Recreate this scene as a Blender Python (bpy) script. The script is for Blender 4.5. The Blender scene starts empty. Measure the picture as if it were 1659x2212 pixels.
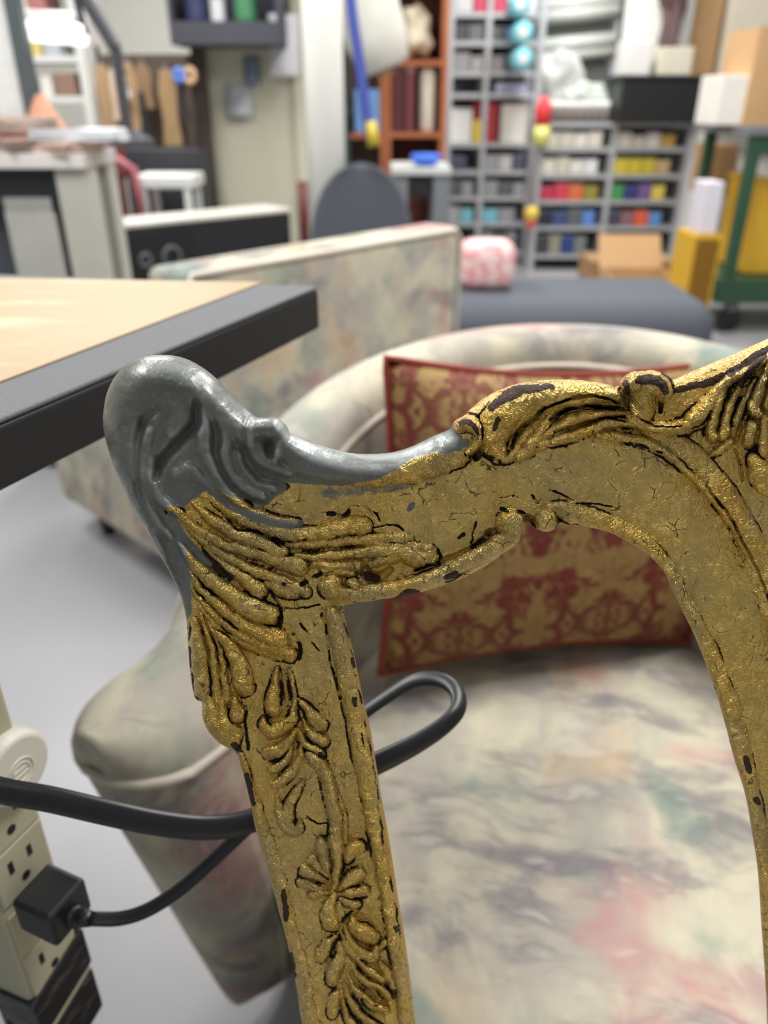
import bpy, bmesh, math, random
import numpy as np
from mathutils import Vector, Matrix, Quaternion
random.seed(7)
SC = bpy.context.scene
COL = SC.collection
PI = math.pi

# ------------------------------------------------------------------ camera
PITCH = math.radians(28)
CAM = Vector((0, 0, 1.15))
FPX = 1671.0
cd = bpy.data.cameras.new('camera'); cam = bpy.data.objects.new('camera', cd); COL.objects.link(cam)
cam.location = CAM
cam.rotation_euler = (PI/2 - PITCH, 0, 0)
cd.sensor_fit = 'VERTICAL'; cd.sensor_height = 9.8; cd.sensor_width = 9.8
cd.lens = FPX/2212*9.8
cd.clip_start = 0.02; cd.clip_end = 60
cd.dof.use_dof = True; cd.dof.focus_distance = 0.335; cd.dof.aperture_fstop = 1.75
SC.camera = cam

# ------------------------------------------------------------------ world, exposure
w = bpy.data.worlds.new('world'); SC.world = w; w.use_nodes = True
bg = w.node_tree.nodes['Background']
bg.inputs[0].default_value = (0.93, 0.95, 1.0, 1); bg.inputs[1].default_value = 0.31
SC.view_settings.view_transform = 'Standard'; SC.view_settings.look = 'None'
SC.view_settings.gamma = 1; SC.view_settings.use_curve_mapping = False
SC.view_settings.exposure = 0.0
SC.cycles.use_denoising = True
SC.cycles.max_bounces = 6; SC.cycles.diffuse_bounces = 3; SC.cycles.glossy_bounces = 3
SC.cycles.sample_clamp_indirect = 6

# ------------------------------------------------------------------ ceiling panel lights (the room's own fluorescents)
def panel_light(name, x, y, sx, sy, power, z=2.85):
    l = bpy.data.lights.new(name, 'AREA'); l.shape = 'RECTANGLE'; l.size = sx; l.size_y = sy
    l.energy = power; l.color = (1.0, 0.985, 0.955)
    o = bpy.data.objects.new(name, l); COL.objects.link(o); o.location = (x, y, z)
    return o
for i, (x, y) in enumerate([(-1.3, 1.0), (1.0, 1.0), (-1.3, 3.4), (1.0, 3.4), (-1.3, 5.6), (1.2, 5.6)]):
    panel_light('ceiling_fluorescent', x, y, 0.35, 1.3, 60)
panel_light('ceiling_fluorescent', -0.5, -0.9, 0.3, 1.2, 6)

# ------------------------------------------------------------------ pixel helpers (rays of the photographed view)
FW = Vector((0, math.cos(PITCH), -math.sin(PITCH))); UP = Vector((0, math.sin(PITCH), math.cos(PITCH))); RT = Vector((1, 0, 0))
def ray(x, y): return FW + RT*((x-829.5)/FPX) + UP*((1106-y)/FPX)
def at_d(x, y, d): return CAM + ray(x, y)*d
def at_z(x, y, z): r = ray(x, y); return CAM + r*((z-CAM.z)/r.z)
def at_y(x, y, Y): r = ray(x, y); return CAM + r*(Y/r.y)

# ------------------------------------------------------------------ object helpers
def link(o, parent=None):
    COL.objects.link(o)
    if parent is not None: o.parent = parent
    return o
def tag(o, label=None, cat=None, group=None, kind=None):
    if label: o['label'] = label
    if cat: o['category'] = cat
    if group: o['group'] = group
    if kind: o['kind'] = kind
    return o
def thing(name, label, cat, loc=(0, 0, 0), rz=0, group=None):
    o = bpy.data.objects.new(name, None); o.empty_display_size = 0.05
    link(o); o.location = loc; o.rotation_euler = (0, 0, rz)
    return tag(o, label, cat, group)
def part(name, bm, mat, parent=None, smooth=False, bevel=0.0, segs=2, autos=False):
    me = bpy.data.meshes.new(name)
    bmesh.ops.recalc_face_normals(bm, faces=bm.faces)
    bm.to_mesh(me); bm.free()
    if smooth:
        me.polygons.foreach_set('use_smooth', [True]*len(me.polygons))
    me.materials.append(mat)
    o = bpy.data.objects.new(name, me)
    link(o, parent)
    if bevel > 0:
        m = o.modifiers.new('bevel', 'BEVEL'); m.width = bevel; m.segments = segs; m.limit_method = 'ANGLE'; m.angle_limit = 0.6
    return o
def struct(name, bm, mat, **k):
    o = part(name, bm, mat, **k)
    if o.parent is None: o['kind'] = 'structure'
    return o
def box(bm, x0, x1, y0, y1, z0, z1, M=None):
    vs = [bm.verts.new((x, y, z)) for x in (x0, x1) for y in (y0, y1) for z in (z0, z1)]
    for f in ((0,1,3,2),(4,6,7,5),(0,4,5,1),(2,3,7,6),(0,2,6,4),(1,5,7,3)):
        bm.faces.new([vs[i] for i in f])
    if M is not None: bmesh.ops.transform(bm, matrix=M, verts=vs)
    return vs
def bx(x0, x1, y0, y1, z0, z1, M=None):
    bm = bmesh.new(); box(bm, x0, x1, y0, y1, z0, z1, M); return bm
def ringgrid(bm, rings, close=True, caps=True):
    vr = [[bm.verts.new(p) for p in r] for r in rings]
    n = len(vr[0])
    for a, b in zip(vr, vr[1:]):
        for i in range(n if close else n-1):
            j = (i+1) % n
            bm.faces.new((a[i], a[j], b[j], b[i]))
    if caps and close:
        bm.faces.new(vr[0][::-1]); bm.faces.new(vr[-1])
    return vr
def tube(bm, pts, r, n=10, caps=True, flat=1.0, side=None):
    """swept tube; r number or list; flat squeezes the second axis; side fixes the wide axis (vector or list of vectors)"""
    pts = [Vector(p) for p in pts]; m = len(pts)
    rs = r if isinstance(r, (list, tuple)) else [r]*m
    rings = []; prev = None
    for i, p in enumerate(pts):
        t = (pts[min(i+1, m-1)] - pts[max(i-1, 0)]).normalized()
        if side is not None:
            s = side[i] if isinstance(side, list) else side
            s = Vector(s); s = (s - t*s.dot(t)).normalized()
        else:
            s = prev if prev is not None else (Vector((0, 0, 1)) if abs(t.z) < .9 else Vector((1, 0, 0)))
            s = (s - t*s.dot(t)).normalized()
        prev = s
        b = t.cross(s)
        rings.append([p + s*(rs[i]*math.cos(2*PI*k/n)) + b*(rs[i]*flat*math.sin(2*PI*k/n)) for k in range(n)])
    ringgrid(bm, rings, True, caps)
def lathe(bm, prof, M=None, n=16):
    rings = [[Vector((r*math.cos(2*PI*k/n), r*math.sin(2*PI*k/n), z)) for k in range(n)] for r, z in prof]
    if M is not None: rings = [[M @ p for p in r] for r in rings]
    ringgrid(bm, rings)
def crom(pts, step):
    """Catmull-Rom through rows of numbers, resampled at about `step` along x,y"""
    P = np.array(pts, float)
    if len(P) == 1: return P
    P = np.vstack([2*P[0]-P[1], P, 2*P[-1]-P[-2]])
    out = []
    for i in range(1, len(P)-2):
        p0, p1, p2, p3 = P[i-1], P[i], P[i+1], P[i+2]
        n = max(2, int(np.hypot(*(p2-p1)[:2])/step)+1)
        for t in np.arange(n)/n:
            out.append(0.5*((2*p1)+(-p0+p2)*t+(2*p0-5*p1+4*p2-p3)*t*t+(-p0+3*p1-3*p2+p3)*t**3))
    out.append(P[-2])
    return np.array(out)
def crom3(pts, n=8):
    P = [Vector(p) for p in pts]; P = [P[0]*2-P[1]] + P + [P[-1]*2-P[-2]]; out = []
    for i in range(1, len(P)-2):
        p0, p1, p2, p3 = P[i-1:i+3]
        for k in range(n):
            t = k/n
            out.append(0.5*((2*p1)+(-p0+p2)*t+(2*p0-5*p1+4*p2-p3)*t*t+(-p0+3*p1-3*p2+p3)*t**3))
    out.append(P[-2]); return out

# ------------------------------------------------------------------ materials
def lin(c): return tuple(((v/255+0.055)/1.055)**2.4 if v/255 > 0.04045 else v/255/12.92 for v in c)
_m = {}
def mat(name, rgb, rough=0.6, metal=0.0, vary=0.12, scale=20.0, bump=0.0, spec=0.5, bscale=None):
    """plain procedural material: sRGB colour with slight noise"""
    if name in _m: return _m[name]
    m = bpy.data.materials.new(name); m.use_nodes = True; nt = m.node_tree; b = nt.nodes['Principled BSDF']
    c = lin(rgb)
    tc = nt.nodes.new('ShaderNodeTexCoord'); nz = nt.nodes.new('ShaderNodeTexNoise'); nz.inputs['Scale'].default_value = scale; nz.inputs['Detail'].default_value = 3
    nt.links.new(tc.outputs['Object'], nz.inputs['Vector'])
    mx = nt.nodes.new('ShaderNodeMix'); mx.data_type = 'RGBA'
    mx.inputs['A'].default_value = tuple(v*(1-vary) for v in c)+(1,); mx.inputs['B'].default_value = tuple(min(1, v*(1+vary)) for v in c)+(1,)
    nt.links.new(nz.outputs['Fac'], mx.inputs['Factor']); nt.links.new(mx.outputs['Result'], b.inputs['Base Color'])
    b.inputs['Roughness'].default_value = rough; b.inputs['Metallic'].default_value = metal; b.inputs['Specular IOR Level'].default_value = spec
    if bump > 0:
        n2 = nt.nodes.new('ShaderNodeTexNoise'); n2.inputs['Scale'].default_value = bscale or scale*8; nt.links.new(tc.outputs['Object'], n2.inputs['Vector'])
        bp = nt.nodes.new('ShaderNodeBump'); bp.inputs['Strength'].default_value = bump; bp.inputs['Distance'].default_value = 0.001
        nt.links.new(n2.outputs['Fac'], bp.inputs['Height']); nt.links.new(bp.outputs['Normal'], b.inputs['Normal'])
    _m[name] = m
    return m
class NT:
    """tiny node-building helper"""
    def __init__(s, name):
        s.m = bpy.data.materials.new(name); s.m.use_nodes = True; s.nt = s.m.node_tree; s.b = s.nt.nodes['Principled BSDF']
        s.tc = s.nt.nodes.new('ShaderNodeTexCoord')
    def n(s, t, ins=None, **props):
        nd = s.nt.nodes.new('ShaderNode'+t)
        for k, v in props.items(): setattr(nd, k, v)
        for k, v in (ins or {}).items(): s.set(nd, k, v)
        return nd
    def set(s, nd, k, v):
        i = nd.inputs[k]
        if isinstance(v, bpy.types.NodeSocket): s.nt.links.new(v, i)
        else: i.default_value = v
    def mapv(s, scale=(1, 1, 1), rot=(0, 0, 0), src='Object', loc=(0, 0, 0)):
        return s.n('Mapping', {'Vector': s.tc.outputs[src] if isinstance(src, str) else src, 'Scale': scale, 'Rotation': rot, 'Location': loc}).outputs[0]
    def noise(s, vec, scale, detail=3, rough=0.5, dist=0.0):
        return s.n('TexNoise', {'Vector': vec, 'Scale': scale, 'Detail': detail, 'Roughness': rough, 'Distortion': dist}).outputs['Fac']
    def math(s, op, a, b=0.0, c=0.0, clamp=False):
        nd = s.n('Math', operation=op, use_clamp=clamp); s.set(nd, 0, a); s.set(nd, 1, b)
        if op in ('MULTIPLY_ADD', 'COMPARE', 'WRAP'): s.set(nd, 2, c)
        return nd.outputs[0]
    def step(s, v, lo, hi, smooth=True):
        nd = s.n('MapRange', {'Value': v, 'From Min': lo, 'From Max': hi})
        if smooth: nd.interpolation_type = 'SMOOTHSTEP'
        return nd.outputs[0]
    def mix(s, f, a, b):
        nd = s.n('Mix', data_type='RGBA')
        for k, v in (('Factor', f), ('A', a), ('B', b)):
            if k != 'Factor' and isinstance(v, tuple): v = (lin(v) if max(v) > 1.001 else v)[:3]+(1,)
            s.set(nd, k, v)
        return nd.outputs['Result']
    def attr(s, name): return s.n('Attribute', attribute_name=name).outputs['Fac']
    def bump(s, h, strength, dist, normal=None):
        nd = s.n('Bump', {'Height': h, 'Strength': strength, 'Distance': dist})
        if normal is not None: s.set(nd, 'Normal', normal)
        return nd.outputs[0]
# ================================================================== room shell
fl = NT('grey_floor'); o_ = fl.tc.outputs['Object']
c_ = fl.mix(fl.noise(o_, 1.4, 4), (160,160,163), (174,174,177)); c_ = fl.mix(fl.math('MULTIPLY', fl.step(fl.noise(o_, 60, 3), .55, .7), .12), c_, (150,148,150))
fl.set(fl.b, 'Base Color', c_); fl.set(fl.b, 'Roughness', .38)
struct('floor', bx(-4.6, 4.6, -2.2, 8.2, -.1, 0), fl.m)
WAL = mat('pale_wall', (222, 221, 212), .8, vary=.03, scale=3)
WALC = mat('cream_wall', (196, 193, 172), .7, vary=.04, scale=3)
struct('wall_back', bx(-4.6, 4.6, 7.9, 8.1, 0, 2.95), WAL)
struct('wall_left', bx(-4.7, -4.6, -2.2, 8.1, 0, 2.95), WAL)
struct('wall_right', bx(4.6, 4.7, -2.2, 8.1, 0, 2.95), WAL)
struct('baseboard_back', bx(-4.6, 4.6, 7.87, 7.9, 0, .12), mat('grey_base', (120, 120, 118), .6))
# ---- helpers for things whose outline is measured in the view and which stand at depth Y
def pr(x0, y0, x1, y1, Y):
    a = at_y((x0+x1)/2, y0, Y); b = at_y((x0+x1)/2, y1, Y)
    xl, xr = at_y(x0, (y0+y1)/2, Y).x, at_y(x1, (y0+y1)/2, Y).x
    return xl, xr, b.z, a.z
def block(name, label, cat, x0, y0, x1, y1, Y, depth, m, group=None, bev=.006, z0=None, z1=None):
    """a single plain solid such as a shut carton: bottom and top rims, slight taper"""
    xl, xr, zb, zt_ = pr(x0, y0, x1, y1, Y)
    if z0 is not None: zb = z0
    if z1 is not None: zt_ = z1
    cx = (xl+xr)/2
    r = thing(name, label, cat, (cx, Y+depth/2, zb), 0, group)
    h = zt_-zb; w2 = (xr-xl)/2
    part('body', bx(-w2, w2, -depth/2, depth/2, 0, h*.97), m, r, bevel=bev)
    return r, w2, h
def carton(label, x0, y0, x1, y1, Y, depth, m, group=None, z0=None, z1=None, open_=False):
    xl, xr, zb, zt_ = pr(x0, y0, x1, y1, Y)
    if z0 is not None: zb = z0
    if z1 is not None: zt_ = z1
    cx = (xl+xr)/2; w2 = (xr-xl)/2; h = zt_-zb
    r = thing('carton', label, 'box', (cx, Y+depth/2, zb), 0, group)
    t = .006
    bm = bmesh.new()
    box(bm, -w2, w2, -depth/2, -depth/2+t, 0, h); box(bm, -w2, w2, depth/2-t, depth/2, 0, h)
    box(bm, -w2, -w2+t, -depth/2+t, depth/2-t, 0, h); box(bm, w2-t, w2, -depth/2+t, depth/2-t, 0, h); box(bm, -w2+t, w2-t, -depth/2+t, depth/2-t, 0, t)
    part('body', bm, m, r)
    if open_:
        for s in (-1, 1):
            bm = bx(-w2, w2, 0, depth*.5, 0, t, Matrix.Translation((0, s*depth/2, h)) @ Matrix.Rotation(0 if s < 0 else PI, 4, 'Z') @ Matrix.Rotation(math.radians(174 if s < 0 else 125), 4, 'X'))
            part('flap', bm, m, r)
    else:
        part('flap', bx(-w2, w2, -depth/2, -.003, h, h+t), m, r); part('flap', bx(-w2, w2, .003, depth/2, h, h+t), m, r)
        part('tape', bx(-w2-.001, w2+.001, -.025, .025, h+t, h+t+.001), mat('packing_tape', (196, 168, 120), .3), r)
    return r
STL = mat('light_steel', (184, 187, 190), .45, .25, vary=.06)
STG = mat('grey_steel', (120, 124, 128), .5, .2, vary=.08)
WHT = mat('white_paint', (226, 226, 222), .5, vary=.03)
BKM = mat('black_plastic', (26, 28, 32), .45, vary=.2)
KRF = mat('kraft_card', (190, 152, 108), .8, vary=.08, scale=8)
KRD = mat('dark_kraft_card', (160, 124, 86), .8, vary=.08, scale=8)
CH = mat('charcoal_fabric', (84, 88, 96), .9, vary=.12, scale=50, bump=.3)
# ---- structural column
cp = at_y(694, 0, 3.95)
bm = bmesh.new(); lathe(bm, [(.088, 0), (.088, 2.95)], Matrix.Translation((cp.x, 3.95, 0)), 28)
part('trim_1', bm, mat('white_column_paint', (232, 232, 226), .45, vary=.03), smooth=True)['kind'] = 'structure'
# cream partition left of the column
xl, xr, _, _ = pr(432, 100, 668, 500, 4.9)
struct('wall_partition', bx(xl, xr+.06, 4.9, 5.0, 0, 2.95), WALC)
struct('trim_2', bx(xl+.0, xl+.03, 4.87, 4.9, 0, 2.95), mat('dark_trim', (66, 60, 56), .6))
xq = at_y(652, 250, 4.9).x
struct('trim_3', bx(xq-.03, xq+.05, 4.86, 4.9, 0, 2.95), WALC)
# notices on the partition
def sheet(label, x0, y0, x1, y1, Y, m, name='paper_sheet', cat='paper', curl=.02):
    xl, xr, zb, zt_ = pr(x0, y0, x1, y1, Y)
    bm = bmesh.new(); n = 6; rows = []
    for k in range(n+1):
        z = zt_+(zb-zt_)*k/n; off = -curl*(k/n)**2
        rows.append([bm.verts.new((x-(xl+xr)/2, off, z-zt_)) for x in (xl, xr)]+[])
    for a, b in zip(rows, rows[1:]): bm.faces.new((a[0], a[1], b[1], b[0]))
    o = part(name, bm, m, None, smooth=True); o.location = ((xl+xr)/2, Y-.002, zt_)
    s = o.modifiers.new('solid', 'SOLIDIFY'); s.thickness = .0012; s.offset = 1
    return tag(o, label, cat)
PAP = mat('paper', (226, 225, 222), .8, vary=.03); PAG = mat('printed_paper', (178, 182, 184), .8, vary=.25, scale=40)
sheet('large white sheet hanging beside the white column', 583, 30, 646, 165, 4.84, mat('bluish_paper', (222, 222, 226), .8, vary=.02), curl=.05)
sheet('blue grey printed notice on the cream partition', 527, 122, 562, 182, 4.88, mat('blue_print', (120, 134, 150), .8, vary=.5, scale=60))
sheet('pale leaflet lower on the cream partition', 487, 180, 545, 252, 4.88, PAG)
# dark wall shelf with things above the partition (top left of the column)
def plank_shelf(name, label, cat, x0, x1, ys_px, Y, depth, m, ups=True, th=.03, top=None, back=None):
    """shelf unit with two uprights and one board per measured row"""
    xl, xr, zb, zt_ = pr(x0, ys_px[-1], x1, ys_px[0], Y)
    if top: zt_ = top
    r = thing(name, label, cat, ((xl+xr)/2, Y+depth/2, 0))
    w2 = (xr-xl)/2; zs = [at_y((x0+x1)/2, q, Y).z for q in ys_px]
    if ups:
        for s in (-1, 1): part('upright', bx(s*w2-.02, s*w2+.02, -depth/2, depth/2, 0, max(zs[0], top or 0)), m, r, bevel=.002)
    for z in zs: part('shelf_board', bx(-w2+.02, w2-.02, -depth/2, depth/2, z-th/2, z+th/2), m, r, bevel=.002)
    if back: part('back_panel', bx(-w2+.02, w2-.02, depth/2-.01, depth/2, 0, max(zs[0], top or 0)), back, r)
    return r, w2, zs
SLT = mat('slate_board', (66, 66, 76), .7, vary=.1)
xl, xr, zb, zt_ = pr(366, -60, 606, 98, 4.6)
r = thing('wall_rack', 'dark slate shelf high on the partition with coloured boxes', 'shelf', ((xl+xr)/2, 4.7, zb))
w2 = (xr-xl)/2
part('shelf_board', bx(-w2, w2, -.15, .19, 0, .10), SLT, r, bevel=.003)
part('side_panel', bx(-w2, -w2+.02, -.15, .19, .10, .75), SLT, r); part('side_panel', bx(w2-.02, w2, -.15, .19, .10, .75), SLT, r); part('back_panel', bx(-w2+.02, w2-.02, .17, .19, .10, .75), mat('deep_slate', (40, 40, 52), .8), r)
for (x0, y0, x1, y1, rgb, nm, lb) in ((500,-30,552,40,(70,130,90),'green_tub','round green tub on the dark wall shelf'),(448,0,480,38,(206,206,210),'white_jar','white jar on the dark wall shelf'),(396,26,440,70,(52,56,92),'navy_box','navy blue box at the left of the dark wall shelf')):
    xl_, xr_, zb_2, zt_2 = pr(x0, y0, x1, y1, 4.6)
    t = thing(nm, lb, 'container', ((xl_+xr_)/2, 4.68, zb+.103)); rr_ = (xr_-xl_)/2; hh_ = max(.12, zt_2-(zb+.103))
    bm = bmesh.new(); lathe(bm, [(rr_*.9, 0), (rr_, hh_*.1), (rr_, hh_*.85)], None, 18); part('body', bm, mat(nm, rgb, .5), t, smooth=False)
    bm = bmesh.new(); lathe(bm, [(rr_*1.05, hh_*.85), (rr_*1.05, hh_)], None, 18); part('lid', bm, mat(nm+'_lid', tuple(int(v*.8) for v in rgb), .5), t)

# ---- left: white work table, lamp, board frame, pegboard of tools
WT = .93
def wtable(name, label, x0, x1, yf, Y, depth, m, mleg):
    xl, xr, _, _ = pr(x0, yf, x1, yf+10, Y); z = at_y((x0+x1)/2, yf, Y).z
    r = thing(name, label, 'table', ((xl+xr)/2, Y+depth/2, 0)); w2 = (xr-xl)/2
    part('tabletop', bx(-w2, w2, -depth/2, depth/2, z-.04, z), m, r, bevel=.004)
    part('apron', bx(-w2+.05, w2-.05, -depth/2+.03, -depth/2+.06, z-.16, z-.04), BKM, r)
    for sx in (-1, 1):
        for sy in (-1, 1): part('leg', bx(sx*(w2-.05)-.05, sx*(w2-.05)+.05, sy*(depth/2-.06)-.04, sy*(depth/2-.06)+.04, 0, z-.04), mleg, r, bevel=.004)
    return r, w2, z
GRL = mat('greige_leg', (176, 174, 166), .6, vary=.05)
tb, tw2, tz = wtable('work_table', 'white work table piled with papers at the far left', -420, 180, 332, 2.42, .30, mat('white_laminate', (214, 210, 206), .4, vary=.04), GRL)
tx0 = tb.location.x
# bins under the table
block('grey_tote', 'tall dark grey tote under the white work table', 'bin', -60, 350, 150, 560, 2.50, .28, mat('slate_tote', (64, 68, 76), .6, vary=.1), z0=0)
bt_, _, _ = block('grey_carton', 'pale grey flat carton standing in front of the dark tote', 'carton', 8, 400, 118, 520, 2.45, .03, mat('pale_panel', (168, 168, 162), .6), z0=0)
t = thing('green_ball', 'small lime green ball beside the table leg', 'ball', at_y(150, 505, 2.40)); bm = bmesh.new(); bmesh.ops.create_uvsphere(bm, u_segments=14, v_segments=8, radius=.028); part('shell', bm, mat('lime', (120, 190, 80), .5), t, smooth=True)
t.location.z = .028
# papers and things on it
for i, (x, y, rz, rgb, lb) in enumerate(((30,300,.2,(224,212,206),'cream paper stack at the front of the white table'),(120,292,-.3,(214,190,176),'pinkish paper stack at the right of the white table'),(80,270,.5,(200,160,150),'rose coloured folded cloth on the white table'),(180,300,.1,(220,222,226),'bluish white paper stack by the table corner'),(20,262,-.5,(190,170,158),'brown paper bundle behind the cream stack'))):
    p = Vector((at_y(x, y, 2.55).x, 2.53+.0*i, tz+(.031 if i in (2, 3) else .062 if i == 4 else 0)))
    t = thing('paper_stack', lb, 'paper', p, rz)
    rn = random.Random(i)
    for k in range(5):
        a = rn.uniform(-.2, .2); M = Matrix.Rotation(a, 4, 'Z')
        part('sheet', bx(-.12, .12, -.09, .09, .006*k, .006*k+.0055, M), mat('papers_%d' % (i*7+k % 2), tuple(min(255, v+6*(k % 2)) for v in rgb), .8), t)
t = thing('orange_funnel', 'orange cone shaped carton standing on the white table', 'carton', Vector((at_y(108, 300, 2.7).x, 2.68, tz)))
bm = bmesh.new(); lathe(bm, [(.085, 0), (.07, .05), (.03, .12), (.012, .15)], None, 10); part('cone', bm, mat('salmon', (214, 156, 128), .7), t)
# tall white board in grey frame at far left
xl, xr, zb, zt_ = pr(-260, -120, 56, 248, 2.72)
zb = tz
r = thing('framed_board', 'white board with a bright red patch in a dark grey frame', 'board', ((xl+xr)/2, 2.72, zb), 0)
w2 = (xr-xl)/2; hh_ = 1.25
FRG = mat('frame_grey', (84, 92, 94), .5)
part('board', bx(-w2+.03, w2-.045, -.005, .01, .03, hh_-.03), mat('board_white', (228, 230, 228), .5), r)
for a_ in ((-w2, -w2+.045, -.02, .02, 0, hh_), (w2-.045, w2, -.02, .02, 0, hh_), (-w2+.045, w2-.045, -.02, .02, 0, .045), (-w2+.045, w2-.045, -.02, .02, hh_-.045, hh_)):
    part('frame_bar', bx(*a_), FRG, r, bevel=.003)
part('red_patch', bx(w2-.30, w2-.135, -.008, -.005, .03, .34), mat('red_patch', (236, 60, 76), .5), r)
# task lamp: bright tube head on a jointed dark arm
LY = 2.80
h0 = at_y(52, 66, LY); h1 = at_y(184, 76, LY)
lamp = thing('task_lamp', 'lit tube task lamp on a jointed dark arm over the white table', 'lamp', (at_y(240, 120, LY).x, LY, tz))
Lo = Vector(lamp.location)
em = bpy.data.materials.new('lamp_glow'); em.use_nodes = True; eb = em.node_tree.nodes['Principled BSDF']; eb.inputs['Base Color'].default_value = (1, 1, 1, 1); eb.inputs['Emission Color'].default_value = (1, .99, .95, 1); eb.inputs['Emission Strength'].default_value = 1.5
bm = bmesh.new(); tube(bm, [h0-Lo, h1-Lo], .028, 14); part('light_tube', bm, em, lamp, smooth=True)
bm = bmesh.new(); tube(bm, [h0-Lo+Vector((0, .03, .022)), h1-Lo+Vector((0, .03, .022))], .036, 14, flat=.5); part('lamp_shade', bm, WHT, lamp, smooth=True)
ARM = mat('arm_grey', (70, 70, 76), .4)
j1 = at_y(150, -60, LY); j2 = at_y(250, 104, LY); j3 = at_y(186, 20, LY)
bm = bmesh.new(); tube(bm, [h1-Lo, j1-Lo], .012, 8); part('arm', bm, ARM, lamp)
bm = bmesh.new(); tube(bm, [j1-Lo, j2-Lo], .022, 8); part('arm', bm, ARM, lamp)
bm = bmesh.new(); tube(bm, [j2-Lo, Vector((j2.x-Lo.x, 0, .05))], .018, 8); part('post', bm, ARM, lamp)
bm = bmesh.new(); lathe(bm, [(.08, 0), (.08, .02), (.03, .05)], Matrix.Translation((j2.x-Lo.x, 0, 0)), 16); part('base', bm, ARM, lamp)
# back-left shelving of small goods behind the lamp
r, w2, zs = plank_shelf('goods_shelf', 'pale shelf crowded with small packages behind the task lamp', 'shelf', -60, 168, (-40, 30, 128, 215), 4.6, .35, WHT, top=2.4)
rn = random.Random(5)
pal = [(206,186,176),(196,206,200),(222,214,196),(170,110,110),(214,196,120),(182,190,196),(232,228,222),(150,120,104)]
gi = 0
colr_names = {(206,186,176):'beige',(196,206,200):'mint',(222,214,196):'cream',(170,110,110):'maroon',(214,196,120):'yellow',(182,190,196):'grey blue',(232,228,222):'white',(150,120,104):'brown'}
def fill_row(parent, w2, z, depth, kinds, h, tagf, name='package', group=None, gap=.012, cat='package', y=None, wmin=.06, wmax=.14, x0=None, x1=None, seed=0, lid=True, lab=None):
    rn = random.Random(seed); x = -w2+.03 if x0 is None else x0; end = w2-.03 if x1 is None else x1; k = 0
    while True:
        w = rn.uniform(wmin, wmax)
        if x+w > end: break
        rgb = kinds[k % len(kinds)] if not callable(kinds) else kinds(rn)
        hh = h*rn.uniform(.78, 1.0); d = depth*rn.uniform(.6, .8)
        p = parent.location+Vector((x+w/2, (-depth*.5+d/2+.01) if y is None else y, z))
        t = thing(name, tagf(k, rgb), cat, p, 0, group)
        m_ = mat('pk_%d_%d_%d' % rgb, rgb, .6, vary=.08, scale=30)
        part('body', bx(-w/2, w/2, -d/2, d/2, 0, hh*.86), m_, t, bevel=.004)
        if lid: part('lid' if name != 'book' else 'spine_label', bx(-w/2-.002, w/2+.002, -d/2-.002, d/2, hh*.86, hh), mat('pl_%d_%d_%d' % rgb, tuple(min(255, int(v*.75+50)) for v in rgb), .6), t, bevel=.002)
        x += w+gap; k += 1
nth = ['first','second','third','fourth','fifth','sixth','seventh','eighth','ninth','tenth','eleventh','twelfth','thirteenth','fourteenth','fifteenth','sixteenth','seventeenth','eighteenth']
def ord_lab(kind, where):
    return lambda k, c: '%s, %s from the left %s' % (kind, nth[k] if k < len(nth) else str(k), where)
for q, z in enumerate(zs[1:]):
    row = ['on the upper goods shelf behind the lamp','on the middle goods shelf behind the lamp','on the lowest goods shelf behind the lamp'][q]
    fill_row(r, w2, z+.0155, .35, pal[q*2:]+pal[:q*2], .11, ord_lab('small package', row), group='packages '+row, seed=q+3)

# hanging tool board with brown templates
xl, xr, zb, zt_ = pr(205, 125, 432, 310, 4.75)
tbd = thing('tool_board', 'dark wall board hung with brown templates and tools', 'tool board', ((xl+xr)/2, 4.8, zb-.1)); w2 = (xr-xl)/2
part('board', bx(-w2, w2, .02, .05, 0, zt_-zb+.12), mat('board_brown', (96, 84, 74), .8, vary=.2), tbd)
for sx in (-1, 1): part('post', bx(sx*w2-.03, sx*w2+.03, -.02, .06, -(zb-.1), zt_-zb+.16), mat('brown_post', (70, 58, 52), .7), tbd)
def hang(name, label, cat, x, y0, y1, wpx, rgb, Y=4.7, shape=0, group=None):
    xl, xr, zb, zt_ = pr(x-wpx/2, y0, x+wpx/2, y1, Y); h = zt_-zb; w = xr-xl
    t = thing(name, label, cat, ((xl+xr)/2, Y, zb), 0, group)
    m_ = mat('hg_%d_%d_%d' % rgb, rgb, .7, vary=.12)
    bm = bmesh.new()
    prof = [(-.5,0),(.5,0),(.42,.4),(.5,.75),(.3,1),(-.3,1),(-.5,.7),(-.38,.35)] if shape == 0 else [(-.3,0),(.3,0),(.5,.2),(.2,.55),(.25,1),(-.25,1),(-.2,.55),(-.5,.2)]
    a = [bm.verts.new((p*w, -.01, q*h)) for p, q in prof]; b = [bm.verts.new((p*w, .01, q*h)) for p, q in prof]
    bm.faces.new(a); bm.faces.new(b[::-1])
    for i in range(len(a)): j = (i+1) % len(a); bm.faces.new((a[i], b[i], b[j], a[j]))
    part('body', bm, m_, t, bevel=.003)
    bm = bmesh.new(); tube(bm, [(0, 0, h), (0, .01, h+.03), (0, 4.82-Y, h+.03)], .004, 6); part('hook', bm, STG, t)
    return t
TG = 'templates and tools on the dark board'
hang('brown_template', 'leftmost brown paper template on the dark tool board', 'template', 228, 140, 285, 34, (176,146,110), group=TG)
hang('pale_strip', 'pale pink strip between brown templates', 'template', 248, 150, 262, 16, (214,190,170), Y=4.66, group=TG)
hang('brown_template', 'broad tan template second from left on the tool board', 'template', 282, 135, 300, 38, (184,152,112), group=TG)
hang('white_tool', 'white handled tool hanging before the tan template', 'tool', 272, 165, 215, 22, (214,206,206), Y=4.64, shape=1, group=TG)
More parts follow.
